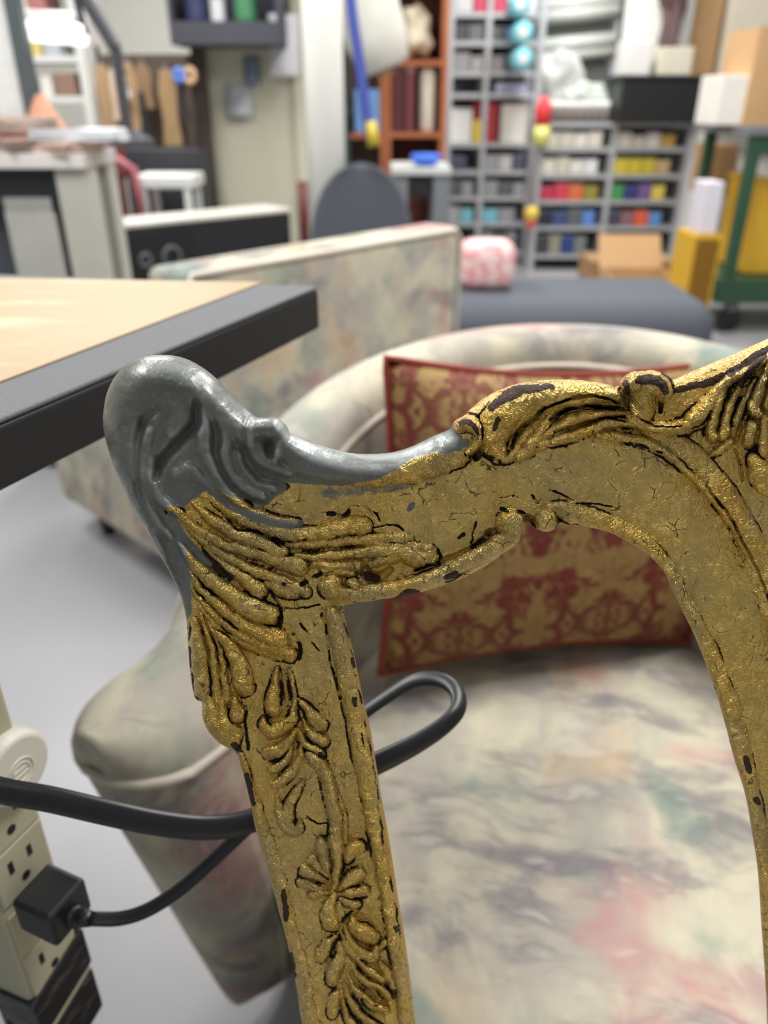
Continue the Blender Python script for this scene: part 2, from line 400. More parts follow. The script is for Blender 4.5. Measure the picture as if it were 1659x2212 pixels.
hang('brown_template', 'middle brown template right of the broad tan one', 'template', 312, 140, 235, 36, (150,120,90), group=TG)
hang('black_tool', 'black brush shaped tool at the middle of the board', 'tool', 312, 200, 320, 24, (36,38,44), Y=4.64, shape=1, group=TG)
hang('brown_template', 'right tan template under the blue round tool', 'template', 366, 150, 315, 40, (172,142,102), group=TG)
hang('dark_tool', 'dark long tool at the right edge of the board', 'tool', 396, 175, 262, 26, (48,40,44), Y=4.64, shape=1, group=TG)
t = thing('blue_tape_roll', 'small bright blue roll at top right of the tool board', 'tape', at_y(388, 163, 4.6)); bm = bmesh.new(); tube(bm, [Vector((.022*math.cos(a*PI/8), 0, .022*math.sin(a*PI/8))) for a in range(17)], .018, 8, False); part('roll', bm, mat('blue_roll', (88, 130, 214), .5), t, smooth=True); bm = bmesh.new(); tube(bm, [(0, -.02, .02), (0, .22, .02)], .006, 6); part('peg', bm, STG, t)
t = thing('peach_tape_roll', 'small peach roll beside the blue roll', 'tape', at_y(410, 163, 4.6)); bm = bmesh.new(); tube(bm, [Vector((.024*math.cos(a*PI/8), 0, .030*math.sin(a*PI/8))) for a in range(17)], .014, 8, False); part('roll', bm, mat('peach_roll', (220, 180, 140), .5), t, smooth=True); bm = bmesh.new(); tube(bm, [(0, -.02, .016), (0, .22, .016)], .006, 6); part('peg', bm, STG, t)
# red handcart and white stool under the board
RED = mat('dark_red_paint', (132, 44, 52), .5)
p = at_z(245, 470, 0.0); hc = thing('red_machine', 'dark red upright machine left of the white stool', 'machine', (at_y(236, 400, 4.2).x, 4.2, 0))
hz = at_y(240, 295, 4.2).z; part('column', bx(-.05, .06, -.08, .08, 0, hz-.05), RED, hc, bevel=.01); part('base', bx(-.10, .12, -.14, .14, 0, .3), RED, hc, bevel=.02); part('head', bx(-.07, .08, -.1, .1, hz-.2, hz), RED, hc, bevel=.03)
bm = bmesh.new(); tube(bm, [(.06, -.09, hz-.08), (.17, -.12, hz-.14), (.18, -.12, hz-.4)], .02, 10); part('hose', bm, mat('dusty_pink', (170, 96, 104), .6), hc, smooth=True)
tstool = thing('white_stool', 'low white stool beside the dark red machine', 'stool', (at_y(368, 400, 4.25).x, 4.25, 0))
sz = at_y(360, 375, 4.25).z; part('seat', bx(-.15, .15, -.13, .13, sz-.06, sz), WHT, tstool, bevel=.01)
for sx in (-1, 1):
    for sy in (-1, 1): part('leg', bx(sx*.11-.015, sx*.11+.015, sy*.11-.015, sy*.11+.015, 0, sz-.06), WHT, tstool)
block('dark_cabinet', 'charcoal cabinet behind the white stool', 'cabinet', 270, 310, 435, 420, 4.46, .22, mat('charcoal_box', (52, 54, 60), .6), z0=0)
# long black case with pale top
a0 = at_y(232, 560, 3.05); zt1 = .60
bc_ = thing('black_case', 'long black equipment case with a pale top behind the workbench', 'case', (0, 0, 0))
pA = at_z(250, 487, .75); pB = at_z(626, 450, .75); pA.z = pB.z = 0
du = (pB-pA); Lc = du.length; du.normalize()
bc_.location = (pA+pB)/2; bc_.rotation_euler = (0, 0, math.atan2(du.y, du.x))
part('body', bx(-Lc/2, Lc/2, 0, .2, 0, .735), BKM, bc_, bevel=.006); part('top', bx(-Lc/2-.005, Lc/2+.005, -.005, .20, .735, .75), mat('pale_top', (196, 192, 182), .5), bc_, bevel=.003)
part('speaker_panel', bx(-Lc/2+.02, -Lc/2+.30, -.008, 0, .30, .70), mat('black_panel', (18, 19, 22), .4), bc_)
for xk, rk in ((-Lc/2+.09, .022), (-Lc/2+.20, .036)):
    bm = bmesh.new(); tube(bm, [Vector((xk+rk*math.cos(a*PI/10), -.012, -.0+.62+rk*math.sin(a*PI/10))) for a in range(21)], .006, 6, False); part('dial_ring', bm, STG, bc_)
# red/green bottles beside the column
t = thing('green_bottle', 'dark red and green bottle by the white column', 'bottle', (at_y(657, 480, 4.7).x, 4.7, 0)); bm = bmesh.new(); lathe(bm, [(.05, 0), (.05, .35), (.02, .42)], None, 14); part('body', bm, mat('bottle_green', (30, 90, 70), .4), t, smooth=True)
bm = bmesh.new(); lathe(bm, [(.03, .42), (.03, .75)], None, 12); part('handle', bm, mat('bottle_red', (110, 50, 48), .5), t, smooth=True)

# ---- orange wood bookcase
ORW = mat('orange_wood', (178, 104, 66), .5, vary=.12, scale=10); DKW = mat('shadow_wood', (94, 50, 38), .7, vary=.1)
BY = 5.6
bk_, bw2, bz = plank_shelf('bookcase', 'orange brown wooden bookcase right of the column', 'bookcase', 838, 962, (-70, 136, 292), BY, .38, ORW, top=2.5, back=DKW)
left_ext, lw2, lz = plank_shelf('low_bookcase', 'orange brown low shelf bay behind the white column', 'bookcase', 722, 828, (294,), BY, .38, ORW, ups=True, back=mat('grey_back', (110, 104, 100), .7), top=1.62)
wine = (96, 40, 46)
fill_row(bk_, bw2, bz[2]+.016, .38, [wine, (84,36,42), (120,60,60)], .46, ord_lab('dark wine red book', 'in the bookcase middle bay'), 'book', 'wine red books in the orange bookcase', .004, 'book', x1=.02, wmin=.035, wmax=.05, seed=2)
t = thing('white_roll', 'upright white paper roll beside the wine red books', 'roll', bk_.location+Vector((.075, -.1, bz[2]+.016))); bm = bmesh.new(); lathe(bm, [(.045, 0), (.05, .02), (.05, .36), (.03, .37)], None, 16); part('roll', bm, mat('ivory_roll', (222, 212, 194), .7), t, smooth=True)
fill_row(bk_, bw2, bz[2]+.016, .38, [(110,70,66)], .36, ord_lab('brown red book', 'right of the white roll'), 'book', 'brown books right of the white roll', .004, 'book', x0=.14, wmin=.03, wmax=.04, seed=4)
def crumple(name, label, cat, c, rx, ry, rz_, rgb, seed=0, amp=.25, rough=.5):
    bm = bmesh.new(); bmesh.ops.create_icosphere(bm, subdivisions=4, radius=1)
    from mathutils import noise
    for v in bm.verts:
        n = noise.noise(v.co*1.6+Vector((seed, 0, 0)))*amp*2+noise.noise(v.co*4+Vector((0, seed, 0)))*amp*.6
        v.co *= 1+n; v.co.x *= rx; v.co.y *= ry; v.co.z *= rz_
    zmin = min(v.co.z for v in bm.verts)
    for v in bm.verts: v.co.z -= zmin
    o = part(name, bm, mat('cr_%d_%d_%d' % rgb, rgb, rough, vary=.12, scale=6), None, smooth=True); o.location = c
    return tag(o, label, cat)
crumple('plastic_bag', 'crumpled cream plastic bag on the upper bookcase shelf', 'bag', bk_.location+Vector((-.02, -.05, bz[1]+.016)), .12, .10, .13, (226,216,188), 3)
# pale blue box, its white ornament and the low objects in the left bay
t = block('blue_box', 'light blue box in the low bay behind the hanging strap', 'box', 766, 190, 842, 262, BY+.03, .25, mat('sky_blue', (128, 172, 232), .5, vary=.06), z0=lz[0]+.016)
crumple('cream_bundle', 'small cream bundle left of the light blue box', 'bundle', left_ext.location+Vector((-.14, -.06, lz[0]+.016)), .07, .07, .09, (214,200,172), 8)
# green post behind
part('green_post', bx(-.05, .05, -.05, .05, 0, 2.7), mat('dark_green_post', (34, 66, 58), .5), None, bevel=.004).location = (at_y(734, 180, 5.1).x, 5.1, 0)
tag(bpy.data.objects['green_post'], 'dark green steel post just right of the white column', 'post')
# large paper roll bolt hanging askew
YB = 4.9
a = at_y(716, -60, YB); b = at_y(838, 138, YB); c = at_y(800, -60, YB)
bm = bmesh.new(); q1, q2 = at_y(762, -90, YB), at_y(832, 150, YB)
t = thing('wrapped_bolt', 'large white plastic wrapped fabric bolt leaning over the bookcase', 'fabric roll', (q2.x, YB, q2.z))
o0 = Vector(t.location); bm = bmesh.new(); dq = (q1-q2)
tube(bm, [q2-o0+dq*f for f in (0, .04, .3, .6, 1)], [.10, .14, .17, .17, .17], 20); part('wrap', bm, mat('wrap_white', (216, 214, 204), .35, vary=.1, scale=8, bump=.6, bscale=14), t, smooth=True)
bm = bmesh.new(); tube(bm, [q2-o0-dq.normalized()*.03, q2-o0], .045, 12); part('core', bm, KRF, t, smooth=True)
# blue strap with yellow end
STP = mat('strap_blue', (62, 78, 156), .6); 
pts_ = crom3([at_y(752, -60, 4.5), at_y(762, 40, 4.5), at_y(776, 130, 4.5), at_y(790, 240, 4.5), at_y(800, 300, 4.5)], 6)
sp_ = thing('blue_strap', 'blue strap with a yellow end hanging in front of the bookcase', 'strap', pts_[-1]); so = Vector(sp_.location)
bm = bmesh.new(); tube(bm, [p-so for p in pts_], .027, 8, flat=.2, side=Vector((1, 0, 0))); part('webbing', bm, STP, sp_, smooth=True)
bm = bmesh.new(); tube(bm, [at_y(800, 262, 4.48)-so, at_y(808, 316, 4.48)-so], [.026, .034], 10); part('yellow_end', bm, mat('strap_yellow', (206, 184, 60), .5), sp_, smooth=True)
# small white desk with blue dish, behind the grey chair
t, w_, z_ = wtable('small_desk', 'small pale desk right of the grey swivel chair', 845, 975, 362, 4.9, .5, mat('desk_top', (196, 198, 196), .5), STG)
dd_ = thing('blue_dish', 'bright blue dish on the small pale desk', 'dish', t.location+Vector((.03, -.12, z_))); bm = bmesh.new(); lathe(bm, [(.05, 0), (.085, .03), (.09, .06), (.08, .065)], None, 18); part('bowl', bm, mat('dish_blue', (70, 120, 230), .4), dd_, smooth=True)

# ---- grey swivel chair, back rounded
gp = at_z(790, 350, .90); gy = gp.y
gc = thing('swivel_chair', 'charcoal chair with rounded back beyond the marbled chair', 'chair', (gp.x-.02, gy, 0))
bm = bmesh.new(); rr_ = []
for k in range(13):
    z = .40+.50*k/12; f = (1-((z-.40)/.50)**2.6)**.5 if k < 12 else 0.1
    w_ = .235*max(.12, f)+.02
    rr_.append([Vector((w_*math.cos(a*PI/12), .05*math.sin(a*PI/12)+.06*(math.cos(a*PI/12))**2*-1, z)) for a in range(24)])
ringgrid(bm, rr_); o = part('backrest', bm, CH, gc, smooth=True); o.modifiers.new('s', 'SUBSURF').render_levels = 1
bm = bmesh.new(); lathe(bm, [(.2, .40), (.24, .42), (.24, .47), (.2, .49), (.1, .5)], Matrix.Translation((0, -.26, 0)), 24); part('seat', bm, CH, gc, smooth=True)
bm = bmesh.new(); lathe(bm, [(.03, .08), (.03, .4)], Matrix.Translation((0, -.26, 0)), 12); part('column', bm, BKM, gc, smooth=True)
for k in range(5):
    a = 2*PI*k/5; e = Vector((.26*math.cos(a), -.26+.26*math.sin(a), 0))
    bm = bmesh.new(); tube(bm, [(0, -.26, .1), (e.x, e.y, .06)], [.025, .016], 8); part('leg', bm, BKM, gc, smooth=True)
    bm = bmesh.new(); lathe(bm, [(.025, -.012), (.03, 0), (.025, .012)], Matrix.Translation((e.x, e.y, .03)) @ Matrix.Rotation(PI/2, 4, 'X'), 12); part('caster', bm, BKM, gc, smooth=True)
# ---- long charcoal ottoman
oa = at_z(1005, 640, .44); ob_ = at_z(1520, 640, .44)
ot_ = thing('ottoman', 'long charcoal upholstered ottoman behind the barrel armchair', 'ottoman', ((oa.x+ob_.x)/2-.08, 3.28, 0))
wo = (ob_.x-oa.x)/2+.08
o = part('cushion', bx(-wo, wo, -.30, .32, .20, .46), CH, ot_, smooth=True, bevel=.11, segs=6)
part('base', bx(-wo+.05, wo-.05, -.27, .29, .06, .21), CH, ot_, bevel=.03)
for sx in (-1, 1):
    for sy in (-1, 1): part('foot', bx(sx*(wo-.12)-.02, sx*(wo-.12)+.02, sy*.2-.02, sy*.2+.02, 0, .07), BKM, ot_)
pk = at_z(1050, 585, .47)
pm = NT('pink_mottle'); pm.set(pm.b, 'Base Color', pm.mix(pm.step(pm.noise(pm.tc.outputs['Object'], 30, 3), .4, .6), (226,160,162), (240,212,208))); pm.set(pm.b, 'Roughness', .9)
pcx = (at_y(1052, 540, 3.30).x, 3.30, .462)
o = part('pink_cushion', bx(-.115, .115, -.09, .09, 0, .19), pm.m, None, smooth=True, bevel=.055, segs=5); o.location = pcx
tag(o, 'pale pink mottled cushion at the left end of the ottoman', 'cushion')

# ---- steel shelving with bins
def steel_unit(label, x0, x1, rows, Y, depth, mids=(), top=2.6, pw=.022):
    xl, xr = at_y(x0, 300, Y).x, at_y(x1, 300, Y).x
    r = thing('steel_shelving', label, 'shelving', ((xl+xr)/2, Y+depth/2, 0)); w2 = (xr-xl)/2
    for s in (-1, 1):
        for sy in (-1, 1): part('post', bx(s*w2-pw, s*w2+pw, sy*depth/2-.02, sy*depth/2+.02, 0, top), STL, r)
    for mx_ in mids:
        xm = at_y(mx_, 300, Y).x-r.location.x
        part('divider', bx(xm-.018, xm+.018, -depth/2-.004, depth/2, 0, top), STL, r)
    zs = [at_y((x0+x1)/2, q, Y).z for q in rows]
    for z in zs: part('shelf_board', bx(-w2+pw, w2-pw, -depth/2+.004, depth/2-.004, z-.02, z+.01), STL, r)
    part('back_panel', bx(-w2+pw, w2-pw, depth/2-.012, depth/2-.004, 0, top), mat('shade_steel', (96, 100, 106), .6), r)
    return r, w2, zs
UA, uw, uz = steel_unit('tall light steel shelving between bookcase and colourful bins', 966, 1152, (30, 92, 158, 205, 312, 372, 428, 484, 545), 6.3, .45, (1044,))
rowsA = [[(206,206,208),(196,70,96),(214,214,216)],[(78,80,88),(110,110,114),(96,150,206)],[(150,150,152),(160,158,156),(96,96,104)],[(86,84,92),(176,172,172),(60,62,72),(190,60,60)],[(226,226,222),(216,214,206)],[(74,78,100),(160,164,170),(186,188,190)],[(90,92,98),(150,154,158)],[(170,174,178),(120,190,206),(150,150,156)],[(70,72,80),(140,146,150)]]
wh = ['top','second','third','fourth','fifth','sixth','seventh','eighth','lowest']
for q, z in enumerate(uz):
    if q in (3, 4): continue
    gap_h = (uz[q-1]-z-.05) if q else .22
    for half, (xa, xb) in enumerate(((-uw+.03, at_y(1044, 300, 6.3).x-UA.location.x-.025), (at_y(1044, 300, 6.3).x-UA.location.x+.025, uw-.03))):
        side_ = 'left' if half == 0 else 'right'
        fill_row(UA, uw, z+.012, .45, rowsA[q][half:]+rowsA[q][:half], gap_h*.85, ord_lab('bin', 'in %s bay, %s row of tall shelving' % (side_, wh[q])), 'storage_bin', 'bins in the %s bay, %s row of the tall shelving' % (side_, wh[q]), .01, 'bin', x0=xa, x1=xb, wmin=.075, wmax=.12, seed=q*3+half)
# bright teal rolls sticking out at the right of the tall unit
for k, (x, y, rgb, w_) in enumerate(((1118, 14, (120,200,214), 'top'), (1124, 73, (126,206,206), 'middle'), (1124, 128, (120,204,214), 'lowest'))):
    p = at_y(x, y, 6.12); t = thing('teal_roll', 'teal wrapped roll, %s of three at the shelving edge' % w_, 'roll', p, 0, 'teal rolls at the steel shelving')
    bm = bmesh.new(); lathe(bm, [(.04, -.12), (.066, -.11), (.066, .11), (.05, .12)], Matrix.Rotation(PI/2, 4, 'X'), 18); part('wrap', bm, mat('teal_wrap', rgb, .35), t, smooth=True)
    bm = bmesh.new(); lathe(bm, [(.03, .12), (.03, .127)], Matrix.Rotation(PI/2, 4, 'X'), 12); part('core', bm, PAP, t)
block('red_box', 'tall red box on the tall steel shelving beside a white one', 'box', 1024, 214, 1074, 308, 6.40, .2, mat('red_card', (186, 54, 62), .5), z0=uz[4]+.011)[0]
block('white_box', 'white box left of the tall red box on the steel shelving', 'box', 968, 232, 1019, 308, 6.36, .25, mat('white_card2', (226, 226, 222), .6, vary=.04), z0=uz[4]+.011)
block('printed_pack', 'white printed pack right of the tall red box', 'box', 1082, 222, 1142, 308, 6.36, .2, mat('print_card2', (214, 212, 204), .6, vary=.2, scale=30), z0=uz[4]+.011)
block('blue_folder', 'blue white folder pile above the printed pack', 'folder', 1070, 178, 1140, 203, 6.36, .25, mat('folder_blue', (190, 196, 222), .6, vary=.1), z0=uz[3]+.011)
bq = block('yellow_pack', 'small yellow pack before the red box', 'box', 1022, 258, 1044, 306, 6.335, .03, mat('yellow_card', (222, 196, 60), .5), z0=uz[4]+.011)
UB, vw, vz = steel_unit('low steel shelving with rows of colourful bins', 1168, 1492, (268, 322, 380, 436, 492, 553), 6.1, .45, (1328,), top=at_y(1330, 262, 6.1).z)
white_ = [(214,210,196),(206,200,186),(222,220,214)]
rowsB = {1: (white_, white_+[(196,160,80)]), 2: (white_+[(226,226,226)], [(222,204,66),(216,196,56),(206,190,60),(196,170,120)]), 3: ([(190,52,84),(214,64,84),(222,110,70),(150,140,50),(196,200,70)], [(66,150,90),(50,60,120),(120,90,150),(226,206,90),(200,150,150)]), 4: ([(36,44,60),(60,80,130),(96,100,106),(96,140,210)], [(70,66,84),(140,100,110),(226,96,66),(96,150,206)]), 5: ([(60,62,70),(150,146,130),(40,66,130),(120,124,126)], [(110,112,116),(84,86,92)])}
xm = at_y(1328, 300, 6.1).x-UB.location.x
for q in range(1, 6):
    gap_h = vz[q-1]-vz[q]-.05
    for half, (xa, xb) in enumerate(((-vw+.03, xm-.025), (xm+.025, vw-.03))):
        side_ = 'left' if half == 0 else 'right'
        fill_row(UB, vw, vz[q]+.012, .45, rowsB[q][half], gap_h*.9, ord_lab('small bin', 'in %s bay, %s row of low shelving' % (side_, ['','top','second','third','fourth','lowest'][q])), 'storage_bin', 'bins in the %s bay, %s row of the low shelving' % (side_, ['','top','second','third','fourth','lowest'][q]), .008, 'bin', x0=xa, x1=xb, wmin=.085, wmax=.105, seed=q*5+half)
# on the low shelving: jars, bag, black box, white packs
zt_b = vz[0]+.011
for k in range(9):
    p = Vector((at_y(1188+k*15, 250, 6.15).x, 6.15, zt_b)); t = thing('white_jar', 'white capped jar, %s from the left on the low shelving top' % nth[k], 'jar', p, 0, 'white capped jars on the low shelving')
    bm = bmesh.new(); lathe(bm, [(.024, 0), (.024, .08)], None, 12); part('glass', bm, mat('jar_dark', (120, 112, 108), .4), t, smooth=True)
    bm = bmesh.new(); lathe(bm, [(.026, .08), (.026, .13)], None, 12); part('cap', bm, WHT, t, smooth=True)
crumple('clear_bag', 'pale grey green bag lying over the low shelving', 'bag', (at_y(1268, 215, 6.3).x, 6.33, zt_b), .15, .08, .11, (196,206,198), 21, .2)
crumple('grey_cloth', 'rumpled grey white cloth above the jars', 'cloth', (at_y(1205, 180, 6.35).x, 6.44, zt_b+.0), .17, .09, .24, (190,192,188), 25, .25)
t = thing('red_bottle', 'red and yellow green bottle at the left end of the low shelving', 'bottle', (at_y(1172, 262, 6.0).x, 6.0, zt_b-.14)); bm = bmesh.new(); lathe(bm, [(.06, 0), (.055, .12)], None, 14); part('base', bm, mat('yg', (220, 222, 130), .5), t, smooth=True)
bm = bmesh.new(); lathe(bm, [(.055, .12), (.055, .24), (.02, .30)], None, 14); part('body', bm, mat('redb', (226, 60, 66), .5), t, smooth=True)
kb, kw, kh = block('black_bin', 'large black bin on the right half of the low shelving', 'bin', 1342, 168, 1514, 240, 5.95, .4, BKM, z0=zt_b, bev=.01)
part('rim', bx(-kw-.012, kw+.012, -.21, .21, kh*.97, kh*1.05), BKM, kb, bevel=.005)
ztb2 = zt_b+kh*1.06
block('white_carton', 'white carton with a printed label on the black bin', 'box', 1346, 84, 1408, 166, 6.0, .2, mat('white_card', (228, 228, 224), .7, vary=.05), z0=ztb2)
crumple('dark_plush', 'dark brown and grey bundle behind the white carton', 'bundle', (at_y(1446, 60, 6.25).x, 6.25, ztb2), .09, .05, .32, (92,70,70), 31, .35)
block('floral_pack', 'white pack with yellow top right of the white carton', 'box', 1425, 100, 1496, 166, 5.98, .2, mat('floral_card', (220, 214, 196), .7, vary=.2, scale=30), z0=ztb2)
# metal tube rack in the back
tr = thing('tube_rack', 'pale metal rack with long horizontal tubes above the low shelving', 'rack', (at_y(1240, 100, 6.9).x, 6.95, 0))
wt_ = at_y(1335, 100, 6.9).x-at_y(1150, 100, 6.9).x
for s in (-1, 1): part('upright', bx(s*wt_/2-.03, s*wt_/2+.03, -.05, .05, 0, 2.7), STL, tr)
part('dark_upright', bx(wt_/2+.0, wt_/2+.12, -.08, .03, 0, 2.7), mat('dark_post_grey', (88, 96, 98), .5), tr)
part('back_sheet', bx(-wt_/2+.03, wt_/2-.03, .1, .12, 1.0, 2.7), mat('rack_grey', (166, 170, 164), .6), tr)
for k, (y, rr_) in enumerate(((8, .05), (32, .05), (96, .055), (120, .04), (-30, .05))):
    z = at_y(1240, y, 6.9).z
    bm = bmesh.new(); tube(bm, [(-wt_/2+.02, -.05, z-.02), (wt_/2-.02, -.05, z+.03)], rr_, 14); part('tube', bm, mat('tube_white', (214, 218, 212), .4), tr, smooth=True)
# white upright cabinet right of the low shelving
block('white_cabinet', 'narrow tall white cabinet right of the low shelving', 'cabinet', 1500, 235, 1534, 470, 6.0, .5, WHT, z0=0)
# cartons on the floor
GC = None
carton('open cardboard box in front of the low shelving', 1338, 548, 1485, 640, 4.35, .42, KRF, z0=0, z1=.27, open_=True)
carton('flattened brown cardboard box behind the open one', 1285, 500, 1470, 545, 5.15, .35, KRD, z0=0, z1=.23)
# ---- green cart with yellow panels
GN = mat('green_paint', (42, 78, 56), .45, vary=.1)
CY = 4.3
xl = at_y(1566, 590, CY).x; gz = at_y(1600, 292, CY).z
ct = thing('green_cart', 'dark green steel cart with yellow crates at the right edge', 'cart', (xl+.45, CY+.3, 0))
for sx in (-1, 1):
    for sy in (-1, 1): part('post', bx(sx*.43-.028, sx*.43+.028, sy*.3-.028, sy*.3+.028, .2, gz), GN, ct, bevel=.003)
part('top_shelf', bx(-.5, .5, -.35, .35, gz, gz+.04), STG, ct, bevel=.004); part('top_rail', bx(-.46, .46, -.33, -.29, gz-.09, gz), GN, ct); part('bottom_shelf', bx(-.48, .48, -.34, .34, .17, .30), GN, ct, bevel=.006)
for sx in (-1, 1):
    for sy in (-1, 1):
        bm = bmesh.new(); lathe(bm, [(.05, -.018), (.07, -.012), (.07, .012), (.05, .018)], Matrix.Translation((sx*.36, sy*.26, .07)) @ Matrix.Rotation(PI/2, 4, 'X'), 18); cs = part('caster', bm, BKM, ct, smooth=False)
        part('fork', bx(sx*.36-.03, sx*.36+.03, sy*.26-.028, sy*.26+.028, .12, .18), STG, cs)
YEL = mat('yellow_crate', (214, 168, 44), .5, vary=.08)
yc = thing('yellow_crate', 'big yellow crate with black marks inside the green cart', 'crate', (xl+.47, CY+.3, .305))
part('body', bx(-.33, .33, -.22, .22, 0, .46), YEL, yc, bevel=.01); part('lid', bx(-.34, .34, -.23, .23, .46, .485), YEL, yc, bevel=.006)
for q in (.14, .30): part('handle_slot', bx(-.2, -.1, -.226, -.22, q, q+.08), mat('slot_dark', (110, 82, 24), .6), yc)
t = thing('white_bin', 'white bin above the big yellow crate', 'bin', (xl+.46, CY+.3, .792)); part('body', bx(-.3, .3, -.2, .2, 0, .10), WHT, t, bevel=.01); part('rim', bx(-.31, .31, -.21, .21, .10, .115), WHT, t)
# yellow slatted crates left of the cart
yx0 = at_y(1508, 520, 3.9).x; yx1 = at_y(1568, 520, 3.9).x
yg = thing('ribbed_crate', 'yellow ribbed crate standing left of the green cart', 'crate', ((yx0+yx1)/2-.01, 4.05, 0))
w_ = (yx1-yx0)/2
part('body', bx(-w_, w_, -.13, .13, 0, .575), YEL, yg)
for k in range(7): part('rib', bx(-w_+.012+k*(2*w_-.03)/6.5, -w_+.022+k*(2*w_-.03)/6.5, -.142, -.13, .02, .56), mat('amber_rib', (140, 100, 22), .5), yg)
block('paper_ream', 'white and lilac stack on the yellow ribbed crate', 'paper', 1522, 390, 1562, 455, 3.95, .16, mat('ream', (214, 210, 218), .7, vary=.1, scale=60), z0=.577)
carton('brown carton between white cabinet and green cart', 1535, 315, 1590, 400, 5.3, .3, KRD, z0=.62)
block('white_drawer_unit', 'white drawer unit carrying the brown carton', 'cabinet', 1530, 400, 1595, 560, 5.3, .35, mat('grey_white', (200, 200, 196), .6), z0=0, z1=.615)
block('white_panel_board', 'tall white board behind the black bin', 'board', 1352, -120, 1500, 168, 6.36, .03, mat('panel_white', (228, 228, 222), .6, vary=.04), z0=zt_b)
# things on the grey top of the cart
zc = gz+.041
def on(x): return at_y(x, 240, CY+.1).x
c1 = carton('tall brown cardboard box on the green cart at the right edge', 1625, 60, 1760, 252, CY+.1, .4, KRF, z0=zc)
block('white_parcel', 'white printed parcel on the green cart top', 'parcel', 1556, 158, 1618, 250, CY+.12, .3, mat('parcel', (224, 220, 212), .7, vary=.12, scale=14), z0=zc)
# stacked boxes on back shelf right
bs = thing('box_shelf', 'grey shelf carrying cartons in the top right', 'shelf', (at_y(1590, 250, 6.6).x+.1, 6.7, 0)); zsf = at_y(1590, 262, 6.6).z
part('shelf_board', bx(-.5, .9, -.3, .3, zsf-.04, zsf), STG, bs)
for sx in (-.48, .88): part('upright', bx(sx-.02, sx+.02, -.28, .28, 0, zsf-.04), STG, bs)
carton('tall brown carton standing on the grey shelf', 1496, -60, 1558, 150, 6.45, .35, KRF, z0=zsf)
block('cream_carton', 'large cream carton with a blue round mark in the top right', 'box', 1576, -80, 1720, 140, 6.4, .35, mat('cream_card', (226, 216, 196), .7, vary=.05), z0=zsf)
pz = at_y(1618, 90, 6.38)
bm = bmesh.new(); lathe(bm, [(.06, 0), (.06, .002)], Matrix.Rotation(PI/2, 4, 'X'), 20); o = part('blue_sticker', bm, mat('sticker_blue', (84, 104, 168), .6), bpy.data.objects['cream_carton']); o.location = Vector((pz.x, 6.397, pz.z))-Vector(bpy.data.objects['cream_carton'].location)
# toy coloured bits by the shelving foot
p = at_y(1148, 462, 5.9)
tb_ = thing('hanging_toy', 'small yellow and red toy hanging at the tall shelving edge', 'toy', p)
bm = bmesh.new(); bmesh.ops.create_uvsphere(bm, u_segments=14, v_segments=8, radius=.055); part('yellow_top', bm, mat('toy_yellow', (226,196,80), .5), tb_, smooth=True)
bm = bmesh.new(); bmesh.ops.create_uvsphere(bm, u_segments=12, v_segments=8, radius=.042, matrix=Matrix.Translation((0,0,-.06))); part('red_bottom', bm, mat('toy_red', (220,90,70), .5), tb_, smooth=True)
bm = bmesh.new(); tube(bm, [(0,0,.05), (0,.0,.16), (0,.16,.16)], .006, 6); part('hook', bm, STG, tb_)
# ================================================================== upholstered chairs, pillow, bench, power strip
def marble_fabric(name):
    f = NT(name); o = f.tc.outputs['Object']
    wv = f.n('VectorMath', {0: o, 1: f.n('VectorMath', {0: f.n('TexNoise', {'Vector': o, 'Scale': 5, 'Detail': 3}).outputs['Color'], 1: (.13,.13,.13)}, operation='MULTIPLY').outputs[0]}, operation='ADD').outputs[0]
    st = f.mapv((1, 3.0, 1.6), (0.3, 0.5, .6), wv)
    a = f.noise(st, 5.5, 5, .62); b = f.noise(f.mapv((2.2, 1, 1.4), (.2, .1, -.7), wv, (3, 1, 7)), 5.5, 4, .6)
    c = f.noise(f.mapv(src=wv, loc=(9, 4, 2)), 4.6, 4, .6); d = f.noise(f.mapv(src=wv, loc=(2, 8, 5)), 4.4, 4, .6)
    col = f.mix(f.step(b, .38, .62), (196,189,166), (170,164,152))
    col = f.mix(f.math('MULTIPLY', f.step(a, .46, .66), .72), col, (98,92,106))
    col = f.mix(f.math('MULTIPLY', f.step(c, .52, .69), .62), col, (94,126,118))
    col = f.mix(f.math('MULTIPLY', f.step(d, .52, .70), .62), col, (182,122,126))
    col = f.mix(f.math('MULTIPLY', f.step(f.noise(f.mapv(src=wv, loc=(5, 5, 5)), 6, 2), .6, .74), .5), col, (196,164,128))
    col = f.mix(f.math('MULTIPLY', f.step(f.noise(st, 11, 3), .58, .7), .5), col, (212,206,188))
    f.set(f.b, 'Base Color', col); f.set(f.b, 'Roughness', .85); f.set(f.b, 'Specular IOR Level', .3)
    f.set(f.b, 'Normal', f.bump(f.noise(o, 900, 2), .3, .0006))
    return f.m
MARB = marble_fabric('marbled_upholstery')
PIPE = mat('piping_fabric', (206, 196, 182), .85, vary=.1)
def smin(t): return t*t*(3-2*t)
